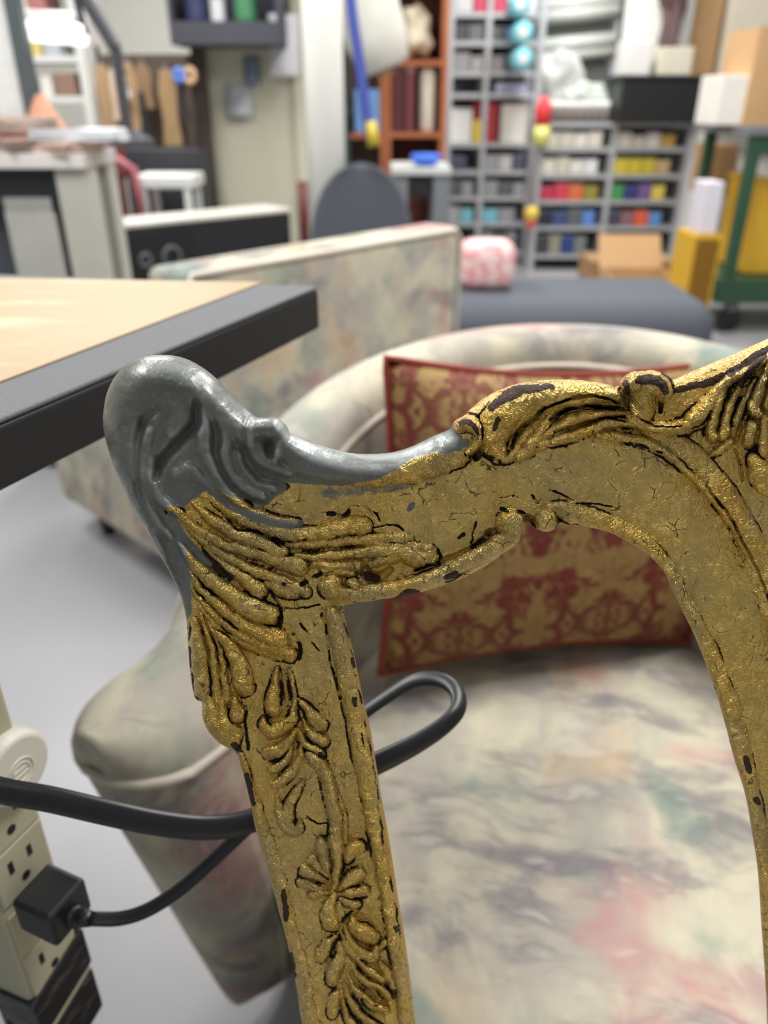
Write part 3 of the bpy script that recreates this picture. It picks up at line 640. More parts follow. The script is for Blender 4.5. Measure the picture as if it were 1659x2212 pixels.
def barrel_chair(label, loc, rz):
    """open barrel armchair facing local -y; rim swept around seat"""
    r = thing('barrel_armchair', label, 'armchair', loc, rz, None)
    # rim centre line: x, y, z, half width outward (top roll)
    path = [(.425,-.165,.622,.086),(.405,-.120,.628,.080),(.388,-.060,.655,.071),(.385,.01,.715,.060),(.36,.115,.79,.056),(.29,.245,.838,.054),(.16,.365,.86,.053),(0,.415,.864,.053)]
    full = path + [(-x, y, z, w) for x, y, z, w in path[-2::-1]]
    P = [Vector(p[:3]) for p in full]; Wd = [p[3] for p in full]
    c3 = crom3([(p[0], p[1], p[2]) for p in full], 5); ws = [v.x for v in crom3([(p[3], 0, 0) for p in full], 5)]
    rings = []; pipe_pts = []; pipe2 = []; info = []
    m = len(c3)
    for i, p in enumerate(c3):
        t = (c3[min(i+1, m-1)]-c3[max(i-1, 0)]); t.z = 0; t.normalize()
        out = Vector((t.y, -t.x, 0))
        if out.dot(Vector((p.x, p.y-.0, 0))) < 0: out = -out
        w_ = ws[i]; lean = max(0.0, (p.z-.1)/.75)
        frontness = max(0.0, min(1.0, (.1-p.y)/.35))
        flare = .02*frontness + .02
        prof = [(-w_*.9, .30), (-w_*.93, p.z-.10), (-w_*1.0, p.z-.045), (-w_*.82, p.z-.010), (-w_*.3, p.z+.003), (w_*.35, p.z), (w_*.82, p.z-.014), (w_*1.0, p.z-.04), (w_*.90, p.z-.08), (w_*.75-flare*.35, p.z-.22), (w_*.55-flare, .16), (w_*.45-flare, .03), (-w_*.9, .03)]
        e_ = max(0.0, 1-min(i, m-1-i)/9.0); tin = t if i < m/2 else -t
        rings.append([p*1+out*o_-Vector((0, 0, p.z))+Vector((0, 0, z_))+tin*(.12*e_*e_*max(0, 1-z_/.58)) for o_, z_ in prof])
        info.append((p, out, tin, prof, w_))
        pipe2.append(p-Vector((0, 0, p.z))-out*(w_*.93)+Vector((0, 0, p.z-.045))+tin*(.20*e_*e_*.1))
        pipe_pts.append(p-Vector((0, 0, p.z))+out*(w_*.97+.003)+Vector((0, 0, p.z-.05)))
    for e in (0, -1):                       # rounded arm ends
        p, out, tin, prof, w_ = info[e]; extra = []; pe = []
        for sN in (.35, .6, .8, .93, .99):
            f = (1-sN*sN)**.5
            extra.append([Vector((p.x, p.y, z_))+out*(o_*f)-tin*(sN*w_*1.05)+tin*(.12*max(0, 1-z_/.58)) for o_, z_ in prof])
            pe.append((p+out*(w_*.97*f+.003)-tin*(sN*w_*.98)+Vector((0, 0, -.05)), p-out*(w_*.93*f+.003)-tin*(sN*w_*.98)+Vector((0, 0, -.045))))
        if e == 0:
            rings = extra[::-1]+rings; pipe_pts = [q[1] for q in pe]+[q[0] for q in pe[::-1]]+pipe_pts; pipe2 = [q[1] for q in pe[::-1]]+pipe2
        else:
            rings = rings+extra; pipe_pts = pipe_pts+[q[0] for q in pe]+[q[1] for q in pe[::-1]]; pipe2 = pipe2+[q[1] for q in pe]
    bm = bmesh.new(); ringgrid(bm, rings)
    o = part('back_and_arms', bm, MARB, r, smooth=True)
    md = o.modifiers.new('sub', 'SUBSURF'); md.levels = 1; md.render_levels = 1
    bm = bmesh.new(); tube(bm, pipe_pts, .0055, 6); part('piping', bm, PIPE, r, smooth=True)
    bm = bmesh.new(); tube(bm, pipe2, .0055, 6); part('piping', bm, PIPE, r, smooth=True)
    # seat cushion, rounded plan following the barrel
    outl = []
    for i in range(48):
        a = 2*PI*i/48
        x = math.cos(a); y = math.sin(a)
        rx = .285 if y < 0 else .31; ry = .42 if y < 0 else .36
        k = 3.2 if y < 0 else 2.1
        x = math.copysign(abs(x)**(2/k), x)*rx; y = math.copysign(abs(y)**(2/k), y)*ry+.01
        outl.append((x, y))
    bm = bmesh.new()
    rr = []
    for s, z in ((.97,.25),(1,.27),(1.0,.385),(.975,.415),(.92,.432),(.8,.442),(.6,.449),(.35,.452),(.12,.453)):
        rr.append([Vector((x*s, y*s, z)) for x, y in outl])
    ringgrid(bm, rr); part('seat_cushion', bm, MARB, r, smooth=True)
    bm = bmesh.new(); tube(bm, [Vector((x*1.0, y*1.0, .392)) for x, y in outl+[outl[0]]], .006, 6); part('cushion_piping', bm, PIPE, r, smooth=True)
    bm = bmesh.new(); ringgrid(bm, [[Vector((x*.95, y*.95, z)) for x, y in outl] for z in (.08, .25)]); part('seat_base', bm, MARB, r)
    for sx in (-1, 1):
        for sy in (-.32, .28):
            bm = bmesh.new(); lathe(bm, [(.018, 0), (.024, .03), (.028, .1)], Matrix.Translation((sx*.24, sy, 0)), 12); part('foot', bm, mat('dark_foot', (50, 38, 30), .4), r, smooth=True)
    return r
bc = barrel_chair('cream barrel armchair with pastel marbled fabric right behind the gilt chair, holding the red pillow', (.215, .70, 0), math.radians(-10))
# second chair of the set, seen from behind
A_ = at_z(385, 592, .86); B_ = at_z(1000, 487, .86)
A_.z = B_.z = 0
u_ = (B_-A_); Lb = u_.length; u_.normalize(); ang = math.atan2(u_.y, u_.x)
r2 = thing('club_armchair', 'pastel marbled armchair seen from behind, beyond the bench corner', 'armchair', (A_+B_)/2, ang)
hb = Lb/2
def shell(name, x0, x1, y0, y1, z0, z1, bev=.03, mt=None, parent=None, tp=0):
    bm = bx(x0, x1, y0, y1, z0, z1)
    for v in bm.verts:
        if v.co.z < (z0+z1)/2: v.co.x *= (1-tp)
    return part(name, bm, mt or MARB, parent, bevel=bev, segs=4, smooth=True)
shell('backrest', -hb, hb, 0, .13, .12, .86, .028, parent=r2, tp=.06)
shell('arm', -hb, -hb+.14, .10, .76, .12, .60, .03, parent=r2); shell('arm', hb-.14, hb, .10, .76, .12, .60, .03, parent=r2)
shell('seat_cushion', -hb+.14, hb-.14, .12, .74, .22, .44, .035, parent=r2)
bm = bmesh.new(); tube(bm, [(-hb*.955, -.004, .13), (-hb+.012, -.003, .83), (-hb+.03, 0, .853), (hb-.03, 0, .853), (hb-.012, -.003, .83), (hb*.955, -.004, .13)], .006, 6)
part('piping', bm, PIPE, r2, smooth=True)
for sx in (-1, 1):
    for sy in (.06, .68):
        bm = bmesh.new(); lathe(bm, [(.018, 0), (.024, .03), (.028, .13)], Matrix.Translation((sx*(hb-.09), sy, 0)), 12); part('foot', bm, mat('dark_foot', (50, 38, 30), .4), r2, smooth=True)

# ---- pillow
def damask():
    f = NT('red_gold_damask'); o = f.tc.outputs['Object']
    sep = f.n('SeparateXYZ', {0: o})
    def tri(v, per, ph=0.0): return f.n('Math', {0: f.math('ADD', v, ph), 1: per}, operation='PINGPONG').outputs[0]
    x = tri(sep.outputs[0], .10, .03); z = sep.outputs[2]
    v = f.n('CombineXYZ', {0: x, 1: tri(z, .14, .05), 2: 0.0}).outputs[0]
    wv = f.n('VectorMath', {0: v, 1: f.n('VectorMath', {0: f.n('TexNoise', {'Vector': v, 'Scale': 30, 'Detail': 3}).outputs['Color'], 1: (.075,.075,.0)}, operation='MULTIPLY').outputs[0]}, operation='ADD').outputs[0]
    n1 = f.noise(wv, 46, 3, .6, 1.2)
    n2 = f.n('TexVoronoi', {'Vector': wv, 'Scale': 26}, feature='SMOOTH_F1').outputs['Distance']
    p = f.step(f.math('ADD', n1, f.math('MULTIPLY', f.math('SUBTRACT', n2, .42), .45)), .50, .57)
    p2 = f.step(f.math('ABSOLUTE', f.math('SUBTRACT', n1, .56)), .03, .0)
    gold = f.mix(f.noise(o, 60), (116,90,46), (158,128,74))
    red = f.mix(f.noise(o, 40), (80,22,14), (116,40,26))
    col = f.mix(p, gold, red); col = f.mix(f.math('MULTIPLY', p2, .6), col, (118,60,34))
    f.set(f.b, 'Base Color', col); f.set(f.b, 'Roughness', .75)
    f.set(f.b, 'Normal', f.bump(f.math('ADD', f.math('MULTIPLY', p, .6), f.math('MULTIPLY', f.noise(o, 700, 2), .4)), .5, .0015))
    return f.m
DAM = damask()
pc_b = at_z(1150, 1375, .452)
pil = thing('throw_pillow', 'square red and gold damask throw pillow leaning in the barrel armchair', 'pillow', (0.225, .89, .456))
NP_ = 28; hw, hh = .235, .203; thk = .062
def pil_pt(i, j, s):
    u = -1+2*i/NP_; v = -1+2*j/NP_
    pin = 1-.055*(1-abs(u)**2.5)*0 
    ex = 1-.045*(1-v*v)**1.0; ey = 1-.10*(1-u*u)
    d = max(0, (1-u**4)*(1-v**4))**.55*thk
    return Vector((u*hw*ex, s*d, v*hh*ey))
Mp = Matrix.Translation((0, .015, .208)) @ Matrix.Rotation(math.radians(16), 4, 'Z') @ Matrix.Rotation(math.radians(-14), 4, 'X') @ Matrix.Rotation(math.radians(5), 4, 'Y')
bm = bmesh.new()
fr = [[bm.verts.new(Mp @ pil_pt(i, j, -1)) for i in range(NP_+1)] for j in range(NP_+1)]
bk = [[fr[j][i] if i in (0, NP_) or j in (0, NP_) else bm.verts.new(Mp @ pil_pt(i, j, 1)) for i in range(NP_+1)] for j in range(NP_+1)]
for j in range(NP_):
    for i in range(NP_):
        bm.faces.new((fr[j][i], fr[j][i+1], fr[j+1][i+1], fr[j+1][i])); bm.faces.new((bk[j][i], bk[j+1][i], bk[j+1][i+1], bk[j][i+1]))
part('cover', bm, DAM, pil, smooth=True)
bm = bmesh.new()
per = [pil_pt(i, 0, -1) for i in range(NP_+1)]+[pil_pt(NP_, j, -1) for j in range(NP_+1)]+[pil_pt(NP_-i, NP_, -1) for i in range(NP_+1)]+[pil_pt(0, NP_-j, -1) for j in range(NP_+1)]
per = [Mp @ p for k, p in enumerate(per) if k == 0 or (p-per[k-1]).length > 1e-6]
tube(bm, per, .005, 6); part('piping', bm, mat('red_cord', (128, 44, 30), .8), pil, smooth=True)

# ---- workbench top at the left
BT = 1.0
def poly_slab(name, pts, z0, z1, mt, parent, bev=0.0, wob=0.0):
    bm = bmesh.new()
    b = [bm.verts.new((p[0], p[1], z0)) for p in pts]; t = [bm.verts.new((p[0], p[1], z1)) for p in pts]
    bm.faces.new(b[::-1]); bm.faces.new(t)
    for i in range(len(b)):
        j = (i+1) % len(b); bm.faces.new((b[i], b[j], t[j], t[i]))
    return part(name, bm, mt, parent, bevel=bev, segs=3)
cA = at_z(688, 618, BT); cN = at_z(0, 905, BT); cF = at_z(0, 592, BT)
dn = (cN-cA).normalized(); df = (cF-cA).normalized()
C1 = cA.copy(); C2 = cA+dn*.66; C3 = cA+df*1.35; C4 = C2+df*1.25
bench = thing('workbench', 'tan topped workbench with black edge band left of the chair corner', 'workbench', (C4.x*.5+C2.x*.5, C4.y*.5+C2.y*.5, 0))
bl_ = Vector(bench.location)
loc2 = lambda p: (p.x-bl_.x, p.y-bl_.y)
BLK = mat('black_edge_band', (27, 28, 31), .55, vary=.2, scale=120, bump=.3)
edge_sheen = NT('grey_edge_top'); edge_sheen.set(edge_sheen.b, 'Base Color', edge_sheen.mix(edge_sheen.noise(edge_sheen.tc.outputs['Object'], 500, 3), (84,85,88), (116,117,120))); edge_sheen.set(edge_sheen.b, 'Roughness', .9)  # black edging's top coloured paler grey to imitate its sheen
edge_sheen.set(edge_sheen.b, 'Normal', edge_sheen.bump(edge_sheen.noise(edge_sheen.tc.outputs['Object'], 1600, 2), .4, .0006))
tt = NT('tan_hardboard'); ot = tt.tc.outputs['Object']
c_ = tt.mix(tt.noise(ot, 7, 4), (152,130,96), (172,150,115)); c_ = tt.mix(tt.math('MULTIPLY', tt.step(tt.noise(tt.mapv((1, 4, 1), (0, 0, .5)), 6, 4), .56, .72), .5), c_, (200,184,152))
c_ = tt.mix(tt.math('MULTIPLY', tt.step(tt.noise(ot, 300, 2), .6, .7), .2), c_, (120,96,70))
tt.set(tt.b, 'Base Color', c_); tt.set(tt.b, 'Roughness', .55)
poly_slab('core', [loc2(p) for p in (C1, C3, C4, C2)], BT-.039, BT-.003, BLK, bench, .003)
ins = .052
fwd = (dn+df).normalized()
def inner(p, a, b): return p+a*ins+b*ins
I1, I3, I4, I2 = inner(C1, dn, df), inner(C3, dn, -df), inner(C4, -dn, -df), inner(C2, -dn, df)
I1 = at_z(566, 612, BT); q_ = at_z(0, 828, BT); I2 = I1+(q_-I1).normalized()*.56; q_ = at_z(0, 603, BT); I3 = I1+(q_-I1).normalized()*1.2
poly_slab('edge_top', [loc2(p) for p in (C1, C3, C4, C2)], BT-.003, BT, edge_sheen.m, bench, .0015)
poly_slab('tan_top', [loc2(p) for p in (I1, I3, I4, I2)], BT-.001, BT+.0012, tt.m, bench)
TEAL = mat('teal_painted_steel', (62, 104, 96), .45, .1, vary=.15)
for q in ((cA+dn*.52+df*.09), (cA+df*1.2+dn*.1), (cA+df*1.1+dn*.55)):
    q = q-bl_
    part('leg', bx(q.x-.025, q.x+.025, q.y-.025, q.y+.025, 0, BT-.04), TEAL, bench, bevel=.003)

# ---- power strip on the bench leg
SP = at_d(40, 1850, .5); wdir = Vector((.4, .92, 0)).normalized(); ndir = Vector((.92, -.4, 0)).normalized()
Ms = Matrix((( ndir.x, wdir.x, 0, SP.x), (ndir.y, wdir.y, 0, SP.y), (0, 0, 1, 0), (0, 0, 0, 1)))   # local x = face normal, y = width, z = up
strip = thing('power_strip', 'cream multi-outlet power strip hanging upright at the lower left', 'power strip', (SP.x, SP.y, 0))
Ml = Matrix.Translation((-SP.x, -SP.y, 0)) @ Ms
CRM = mat('cream_plastic', (178, 173, 148), .45, vary=.06, scale=40)
DRK = mat('outlet_slot', (22, 20, 18), .7)
zt, zb_ = .90, .588
hwS = .0235
bm = bx(-.036, 0, -hwS, hwS, zb_, zt, Ml); part('housing', bm, CRM, strip, bevel=.004, segs=3)
part('mount_plate', bx(-.06, -.036, -.016, .016, .45, .96, Ml), TEAL, strip, bevel=.002)
for k, zc in enumerate((.755, .708, .661, .618)):
    if k == 1: zc = .712
    bm = bx(-.0005, .0018, -hwS+.003, hwS-.003, zc-.021, zc+.021, Ml); op = part('outlet', bm, CRM, strip, bevel=.0012)
    for (y0, z0, w_, h_) in ((-.0080, .002, .0036, .0100), (.0070, .002, .0036, .0088)):
        bm = bx(.0014, .0021, y0-w_/2, y0+w_/2, zc+z0-h_/2+.004, zc+z0+h_/2+.004, Ml); part('slot', bm, DRK, op)
    bm = bmesh.new(); lathe(bm, [(.0034, 0), (.0034, .0006)], Ml @ Matrix.Translation((.0015, 0, zc-.010)) @ Matrix.Rotation(PI/2, 4, 'Y'), 10); part('ground_hole', bm, DRK, op)
tape = NT('wrapped_black_tape'); n_ = tape.noise(tape.mapv((1, 1, 3), (.5, .3, 0)), 40, 3)
tape.set(tape.b, 'Base Color', tape.mix(tape.step(n_, .5, .7), (24,24,26), (70,70,72))); tape.set(tape.b, 'Roughness', .4); tape.set(tape.b, 'Normal', tape.bump(n_, .8, .002))
bm = bx(-.038, .003, -hwS-.002, hwS+.003, .572, .596, Ml @ Matrix.Rotation(math.radians(18), 4, 'X') @ Matrix.Identity(4)) if False else bmesh.new()
rg_ = []
for z0, tw in ((.596, 0), (.586, 0), (.574, 0), (.556, 0)):
    rg_.append([Ml @ Vector((x, y, z0+(.016 if y > 0 else 0)-(.006 if x < 0 else 0))) for x, y in ((-.039, -hwS-.002), (.0035, -hwS-.002), (.0045, hwS+.003), (-.039, hwS+.003))])
ringgrid(bm, rg_); part('tape_wrap', bm, tape.m, strip, bevel=.002)
rg_ = [[Ml @ Vector((x, y, z0+(.016 if y > 0 else 0))) for x, y in ((-.037, -hwS-.001), (.002, -hwS-.001), (.003, hwS+.001), (-.037, hwS+.001))] for z0 in (.556, .549)]
bm = bmesh.new(); ringgrid(bm, rg_); part('end_cap', bm, CRM, strip, bevel=.001)
rg_ = [[Ml @ Vector((x, y, z0+(.016 if y > 0 else 0))) for x, y in ((-.038, -hwS-.002), (.003, -hwS-.002), (.004, hwS+.002), (-.038, hwS+.002))] for z0 in (.549, .50)]
bm = bmesh.new(); ringgrid(bm, rg_); part('tape_wrap', bm, tape.m, strip, bevel=.002)
# round white adapter above, with embossed ring
WPL = mat('white_plastic', (216, 212, 200), .4, vary=.04)
dsk = at_d(42, 1662, .475)
Md = Matrix(((ndir.x, wdir.x, 0, dsk.x), (ndir.y, wdir.y, 0, dsk.y), (0, 0, 1, dsk.z), (0, 0, 0, 1)))
ad = thing('white_adapter', 'round white plug adapter above the power strip', 'plug', dsk)
Mdl = Matrix.Translation(-dsk) @ Md
bm = bmesh.new(); lathe(bm, [(.0235, -.030), (.0245, -.012), (.0245, -.004), (.0225, 0), (.0205, .0008)], Mdl @ Matrix.Rotation(PI/2, 4, 'Y'), 40); part('body', bm, WPL, ad, smooth=False, bevel=.0006)
for r_, in ((.0095,), (.0065,)):
    bm = bmesh.new(); tube(bm, [Mdl @ Vector((.0010, r_*math.cos(a*2*PI/28), r_*1.0*math.sin(a*2*PI/28)-.002)) for a in range(29)], .0006, 6, False); part('embossed_ring', bm, WPL, ad, smooth=True)
bm = bmesh.new(); box(bm, .0005, .0014, -.006, .006, -.0045, -.0035, Mdl); box(bm, .0005, .0014, -.005, .005, -.0005, .0005, Mdl); part('embossed_bars', bm, WPL, ad)
bm = bx(-.045, -.02, -.016, .016, -.055, .012, Mdl); part('plug_block', bm, mat('grey_clear_plastic', (140, 142, 142), .3), ad, bevel=.004)
# ---- black plug
RUB = mat('black_rubber', (24, 25, 28), .38, vary=.15, scale=90)
pg = at_d(112, 1952, .5)
pl = thing('black_plug', 'square black plug pushed into the power strip', 'plug', pg)
Mg = Matrix.Translation(-pg) @ Matrix(((ndir.x, wdir.x, 0, pg.x), (ndir.y, wdir.y, 0, pg.y), (0, 0, 1, pg.z), (0, 0, 0, 1)))
bm = bx(-.016, .016, -.0155, .0165, -.0155, .0135, Mg); part('body', bm, RUB, pl, bevel=.003, segs=3)
p_end = at_d(196, 1985, .487)-pg; p0_ = Mg @ Vector((.012, .002, -.008))
bm = bmesh.new(); tube(bm, [p0_, p0_.lerp(p_end, .35), p0_.lerp(p_end, .36), p0_.lerp(p_end, .7), p_end], [.0072, .0070, .0060, .0056, .0046], 14); part('strain_relief', bm, RUB, pl, smooth=True)
# ---- black flat cable: leaves the left edge, passes behind the stile, loops, returns to the plug
KP = [(-330,1560,.400),(-160,1648,.402),(-20,1702,.404),(110,1727,.408),(230,1755,.413),(340,1778,.420),(440,1788,.428),(530,1777,.435),(620,1738,.442),(720,1690,.448),(820,1646,.450),(900,1606,.452),(960,1566,.456),(990,1530,.462),(985,1492,.470),(950,1468,.478),(895,1470,.482),(830,1508,.482),
      (760,1560,.480),(680,1640,.478),(600,1725,.480),(530,1792,.484),(460,1858,.487),(390,1920,.487),(320,1965,.487),(260,1984,.487),(196,1985,.487)]
HW = [.0072]*8+[.0070]*3+[.0062,.0056,.0052,.0050,.0050,.0048,.0048]+[.0047]*9
kk = crom([(x, y, d, h_) for (x, y, d), h_ in zip(KP, HW)], 14)
pts = [at_d(a[0], a[1], a[2]) for a in kk]; rad = [float(a[3]) for a in kk]
sides = []
for i, a in enumerate(kk):
    v = (pts[i]-CAM).normalized(); t = (pts[min(i+1, len(pts)-1)]-pts[max(i-1, 0)]).normalized()
    s_ = v.cross(t).normalized(); tw = math.radians(26)
    sides.append(s_*math.cos(tw)+v*math.sin(tw))
base_c = pts[-1].copy()
bm = bmesh.new()
tube(bm, [p-base_c for p in pts], rad, 16, flat=.5, side=sides)
cb = part('power_cable', bm, RUB, None, smooth=True); cb.location = base_c
tag(cb, 'thick black flat power cable looping behind the gilt stile to the black plug', 'cable')
# ================================================================== carved and gilded chair back
# Relief drawn in tool strokes on the chair back's own plane: 1 unit = 0.2 mm at focus distance.
U = 0.0002
RAKE = math.radians(16)                      # the back leans away from its front
NRM = Vector((0, -math.cos(RAKE), math.sin(RAKE)))
P0 = at_d(829.5, 1106, 0.334)
XMID = 0.235                                 # the chair's plane of symmetry
GS = 1.5                                     # carving resolution

# outline of the half back: x, y, edge rounding
OUT_L = [(735,2470,10),(690,2350,12),(653,2212,12),(640,2128,12),(622,2043,12),(600,1959,12),(579,1881,12),(552,1790,12),(536,1712,12),(519,1650,12),(507,1622,12),
 (491,1615,20),(470,1602,22),(449,1578,22),(437,1548,18),(436,1518,14),(422,1509,14),(413,1470,16),(409,1430,18),(406,1385,18),(403,1340,18),(395,1303,22),(383,1269,26),(368,1239,28),
 (345,1198,30),(320,1153,32),(290,1102,34),(266,1053,36),(245,1005,38),(230,957,42),(222,915,46),(224,882,50),(230,851,54),(245,818,58),(269,791,62),(299,773,66),(330,767,70),(366,767,74),(396,773,76),
 (423,785,76),(453,805,74),(480,830,70),(507,861,66),(534,885,56),(553,900,36),(571,903,26),(589,901,24),(604,906,24),(619,919,24),(627,935,26),(646,943,34),(670,953,38),(714,968,40),(761,979,40),(815,980,40),
 (859,974,40),(899,960,40),(937,941,38),(972,926,30),(980,912,20),(990,904,18),(1001,898,22),(1021,879,34),(1045,860,42),(1072,845,44),(1112,830,44),(1153,823,42),(1200,820,36),(1254,821,30),(1302,828,26),(1334,834,20),(1340,824,18),
 (1350,812,20),(1369,802,22),(1397,799,24),(1425,803,24),(1444,813,22),(1456,819,26),(1492,803,40),(1556,776,50),(1596,759,56),(1659,731,60),(1720,700,60),(1790,668,55),(1860,640,50),(1950,618,40),(2030,610,20)]
def xlim(y):                                  # image column of the symmetry plane
    dy = (y-1106)/FPX
    return 829.5 + XMID*(1-dy*math.tan(PITCH-RAKE))/0.334*FPX
OUT_R = [(1662,2470,12),(1658,2350,12),(1657,2212,12),(1652,2105,12),(1645,2004,12),(1637,1884,12),(1625,1803,12),(1610,1718,12),(1587,1643,12),(1567,1567,12),(1547,1497,12),(1522,1427,12),(1497,1366,12),(1472,1316,12),
 (1451,1271,14),(1431,1231,16),(1396,1195,16),(1361,1173,16),(1316,1150,14),(1266,1138,12),(1215,1133,10),(1203,1134,10),(1198,1143,14),(1182,1149,14),(1165,1146,14),(1150,1135,12),(1142,1126,10),(1136,1129,10),(1132,1149,16),(1119,1173,18),(1091,1193,18),
 (1052,1221,18),(1000,1249,18),(984,1255,18),(950,1267,18),(910,1279,18),(866,1289,18),(798,1299,16),(749,1307,14),(743,1312,12),(749,1350,16),(763,1402,18),(775,1462,18),(787,1522,18),(799,1569,18),(811,1641,18),(823,1717,18),(833,1770,18),
 (845,1839,18),(860,1938,18),(875,2028,18),(887,2119,18),(898,2212,16),(915,2330,14),(932,2470,12)]
L = crom(OUT_L, 3); Rr = crom(OUT_R, 3)
L[:, 2] = np.maximum(L[:, 2], 4); Rr[:, 2] = np.maximum(Rr[:, 2], 4)
top_y = 608.0
mid = np.array([(xlim(y), y, 0.01) for y in np.arange(top_y, 2470, 3.0)])
bot1 = np.array([(x, 2470, 0.01) for x in np.arange(xlim(2470), 1664, -3.0)])
bot2 = np.array([(x, 2470, 0.01) for x in np.arange(930, 737, -3.0)])
OUTL = np.vstack([L, mid, bot1, Rr, bot2])

xs = np.concatenate([np.arange(204, 1690, GS), np.arange(1690, 2084, 7.0)])
ys = np.concatenate([np.arange(598, 2240, GS), np.arange(2240, 2480, 6.0)])
NX, NY = len(xs), len(ys)
XX, YY = np.meshgrid(xs, ys)                  # [row(y), col(x)]
def win(cx, cy, r):
    return (np.searchsorted(ys, cy-r), np.searchsorted(ys, cy+r, 'right'), np.searchsorted(xs, cx-r), np.searchsorted(xs, cx+r, 'right'))
# distance to outline, nearest outline point
D = np.full((NY, NX), 1e9); NR = np.zeros((NY, NX)); SX = np.zeros((NY, NX)); SY = np.zeros((NY, NX))
def dense(P, st):
    out = []
    for a, b in zip(P, np.roll(P, -1, 0)):
        n = max(1, int(np.hypot(*(b-a)[:2])/st))
        for k in range(n): out.append(a+(b-a)*k/n)
    return np.array(out)
OD = dense(OUTL, 1.2)
for x, y, r in OD:
    a, b, c, d = win(x, y, max(r, 8)+4)
    dd = (XX[a:b, c:d]-x)**2+(YY[a:b, c:d]-y)**2
    m = dd < D[a:b, c:d]
    D[a:b, c:d][m] = dd[m]; NR[a:b, c:d][m] = r; SX[a:b, c:d][m] = x; SY[a:b, c:d][m] = y
D = np.sqrt(D)
INS = np.zeros((NY, NX), bool)
ox, oy = OUTL[:, 0], OUTL[:, 1]; ox2, oy2 = np.roll(ox, -1), np.roll(oy, -1)
for j, y in enumerate(ys):
    m = (oy <= y) != (oy2 <= y)
    xc = np.sort(ox[m]+(y-oy[m])/(oy2[m]-oy[m])*(ox2[m]-ox[m]))
    row = np.zeros(NX, int)
    for v in xc: row += xs > v
    INS[j] = row % 2 == 1

# ---- relief
H = np.zeros((NY, NX)); LAB = np.zeros((NY, NX), int)
rng = np.random.default_rng(3)
def blur(A, k, it=2):
    for _ in range(it):
        for ax in (0, 1):
            P = np.pad(A, [(k, k) if a == ax else (0, 0) for a in (0, 1)], mode='edge')
            c = np.cumsum(P, axis=ax)
            c = np.insert(c, 0, 0, axis=ax)
            n = A.shape[ax]
            A = (np.take(c, np.arange(2*k+1, 2*k+1+n), axis=ax)-np.take(c, np.arange(0, n), axis=ax))/(2*k+1)
    return A
def nfield(k):
    A = blur(rng.standard_normal((NY, NX)), k); return A/A.std()
wx, wy = nfield(max(2, int(10/GS)))*1.0+nfield(max(1, int(3/GS)))*.6, nfield(max(2, int(10/GS)))*1.0+nfield(max(1, int(3/GS)))*.6
XW, YW = XX+wx, YY+wy
STR = []                                      # (part name, label)
def ridge(name, pts, h=14, base=-3, p=0.5, label=None, new=True):
    """raised rounded stroke; pts (x, y, r)"""
    global H
    if new or not STR: STR.append((name, label))
    i = len(STR)
    if name in ('leaf_lobe', 'leaf_drop', 'petal', 'crest_leaf', 'shell_flute'): h *= .9; p = .46; grow = 1.07
    else: grow = 1.0
    base = min(base+2, 0)
    for x, y, r in crom(pts, 2.0):
        if x < 180 or r < 1: continue
        hh = h*min(1.0, r/10.0); r *= grow
        a, b, c, d = win(x, y, r+5)
        q = ((XW[a:b, c:d]-x)**2+(YW[a:b, c:d]-y)**2)/(r*r)
        z = base+(hh-base)*np.clip(1-q, 0, 1)**p
        m = (q < 1) & (z > H[a:b, c:d])
        H[a:b, c:d][m] = z[m]; LAB[a:b, c:d][m] = i
def soft(pts, step=2.0, p=1.0):
    """0..1 brush mask"""
    A = np.zeros((NY, NX))
    for x, y, r in crom(pts, step):
        a, b, c, d = win(x, y, r+5)
        q = ((XW[a:b, c:d]-x)**2+(YW[a:b, c:d]-y)**2)/(r*r)
        np.maximum(A[a:b, c:d], np.clip(1-q, 0, 1)**p, out=A[a:b, c:d])
    return A
def groove(pts, depth=6, p=1.0):
    global H
    H = H-depth*soft(pts, p=p)
def C(ox, oy, s, rows):                       # sketch units -> plane units
    return [(ox+x*s, oy+y*s, r*s) for x, y, r in rows]
def A1(*r): return C(200, 740, .3014, r)
def A2(*r): return C(350, 1040, .3014, r)
def A3(*r): return C(680, 820, .3376, r)
def A4(*r): return C(1000, 760, .3972, r)
def A5(*r): return C(380, 1340, .3014, r)
def A6(*r): return C(480, 1712, .3014, r)
def A7(*r): return C(1250, 720, .2622, r)

# gentle swell of the ground
H += 10*soft([(330,850,120),(340,980,130),(420,1080,110)]) + 8*soft([(860,1120,90),(1000,1080,100),(1250,1010,110),(1420,1100,120),(1560,1300,110),(1620,1600,100),(1700,2000,100)])
H += 5*soft([(560,1500,100),(640,1800,90),(740,2200,90)])

# grey ear -----------------------------------------------------------
ridge('ear_rim', A1((430,1000,60),(300,850,120),(215,640,150),(230,420,160),(340,270,170),(520,240,165),(700,300,150),(860,420,130),(1000,560,95),(1090,680,60)), 30, 0, .5, 'thick rounded rim of the grey filled corner')
ridge('ear_hollow', A1((560,640,60),(610,520,95),(560,420,120),(480,420,110),(420,520,100)), 22, 4, .5)
ridge('ear_fold', A1((400,640,60),(370,760,70),(400,900,70),(430,1030,60),(520,1150,50),(640,1240,30)), 26, -2)
ridge('ear_fold', A1((230,760,60),(250,950,60),(310,1130,60),(400,1330,50),(480,1500,40),(560,1690,34)), 22, -2)
ridge('ear_fold', A1((330,1000,40),(380,1150,50),(470,1290,46),(560,1390,30)), 20, -2)
ridge('ear_fold', A1((790,480,50),(800,620,60),(800,760,60),(860,900,55),(930,1020,50),(1020,1120,46),(1140,1210,40),(1300,1270,36),(1470,1290,28)), 24, -2)
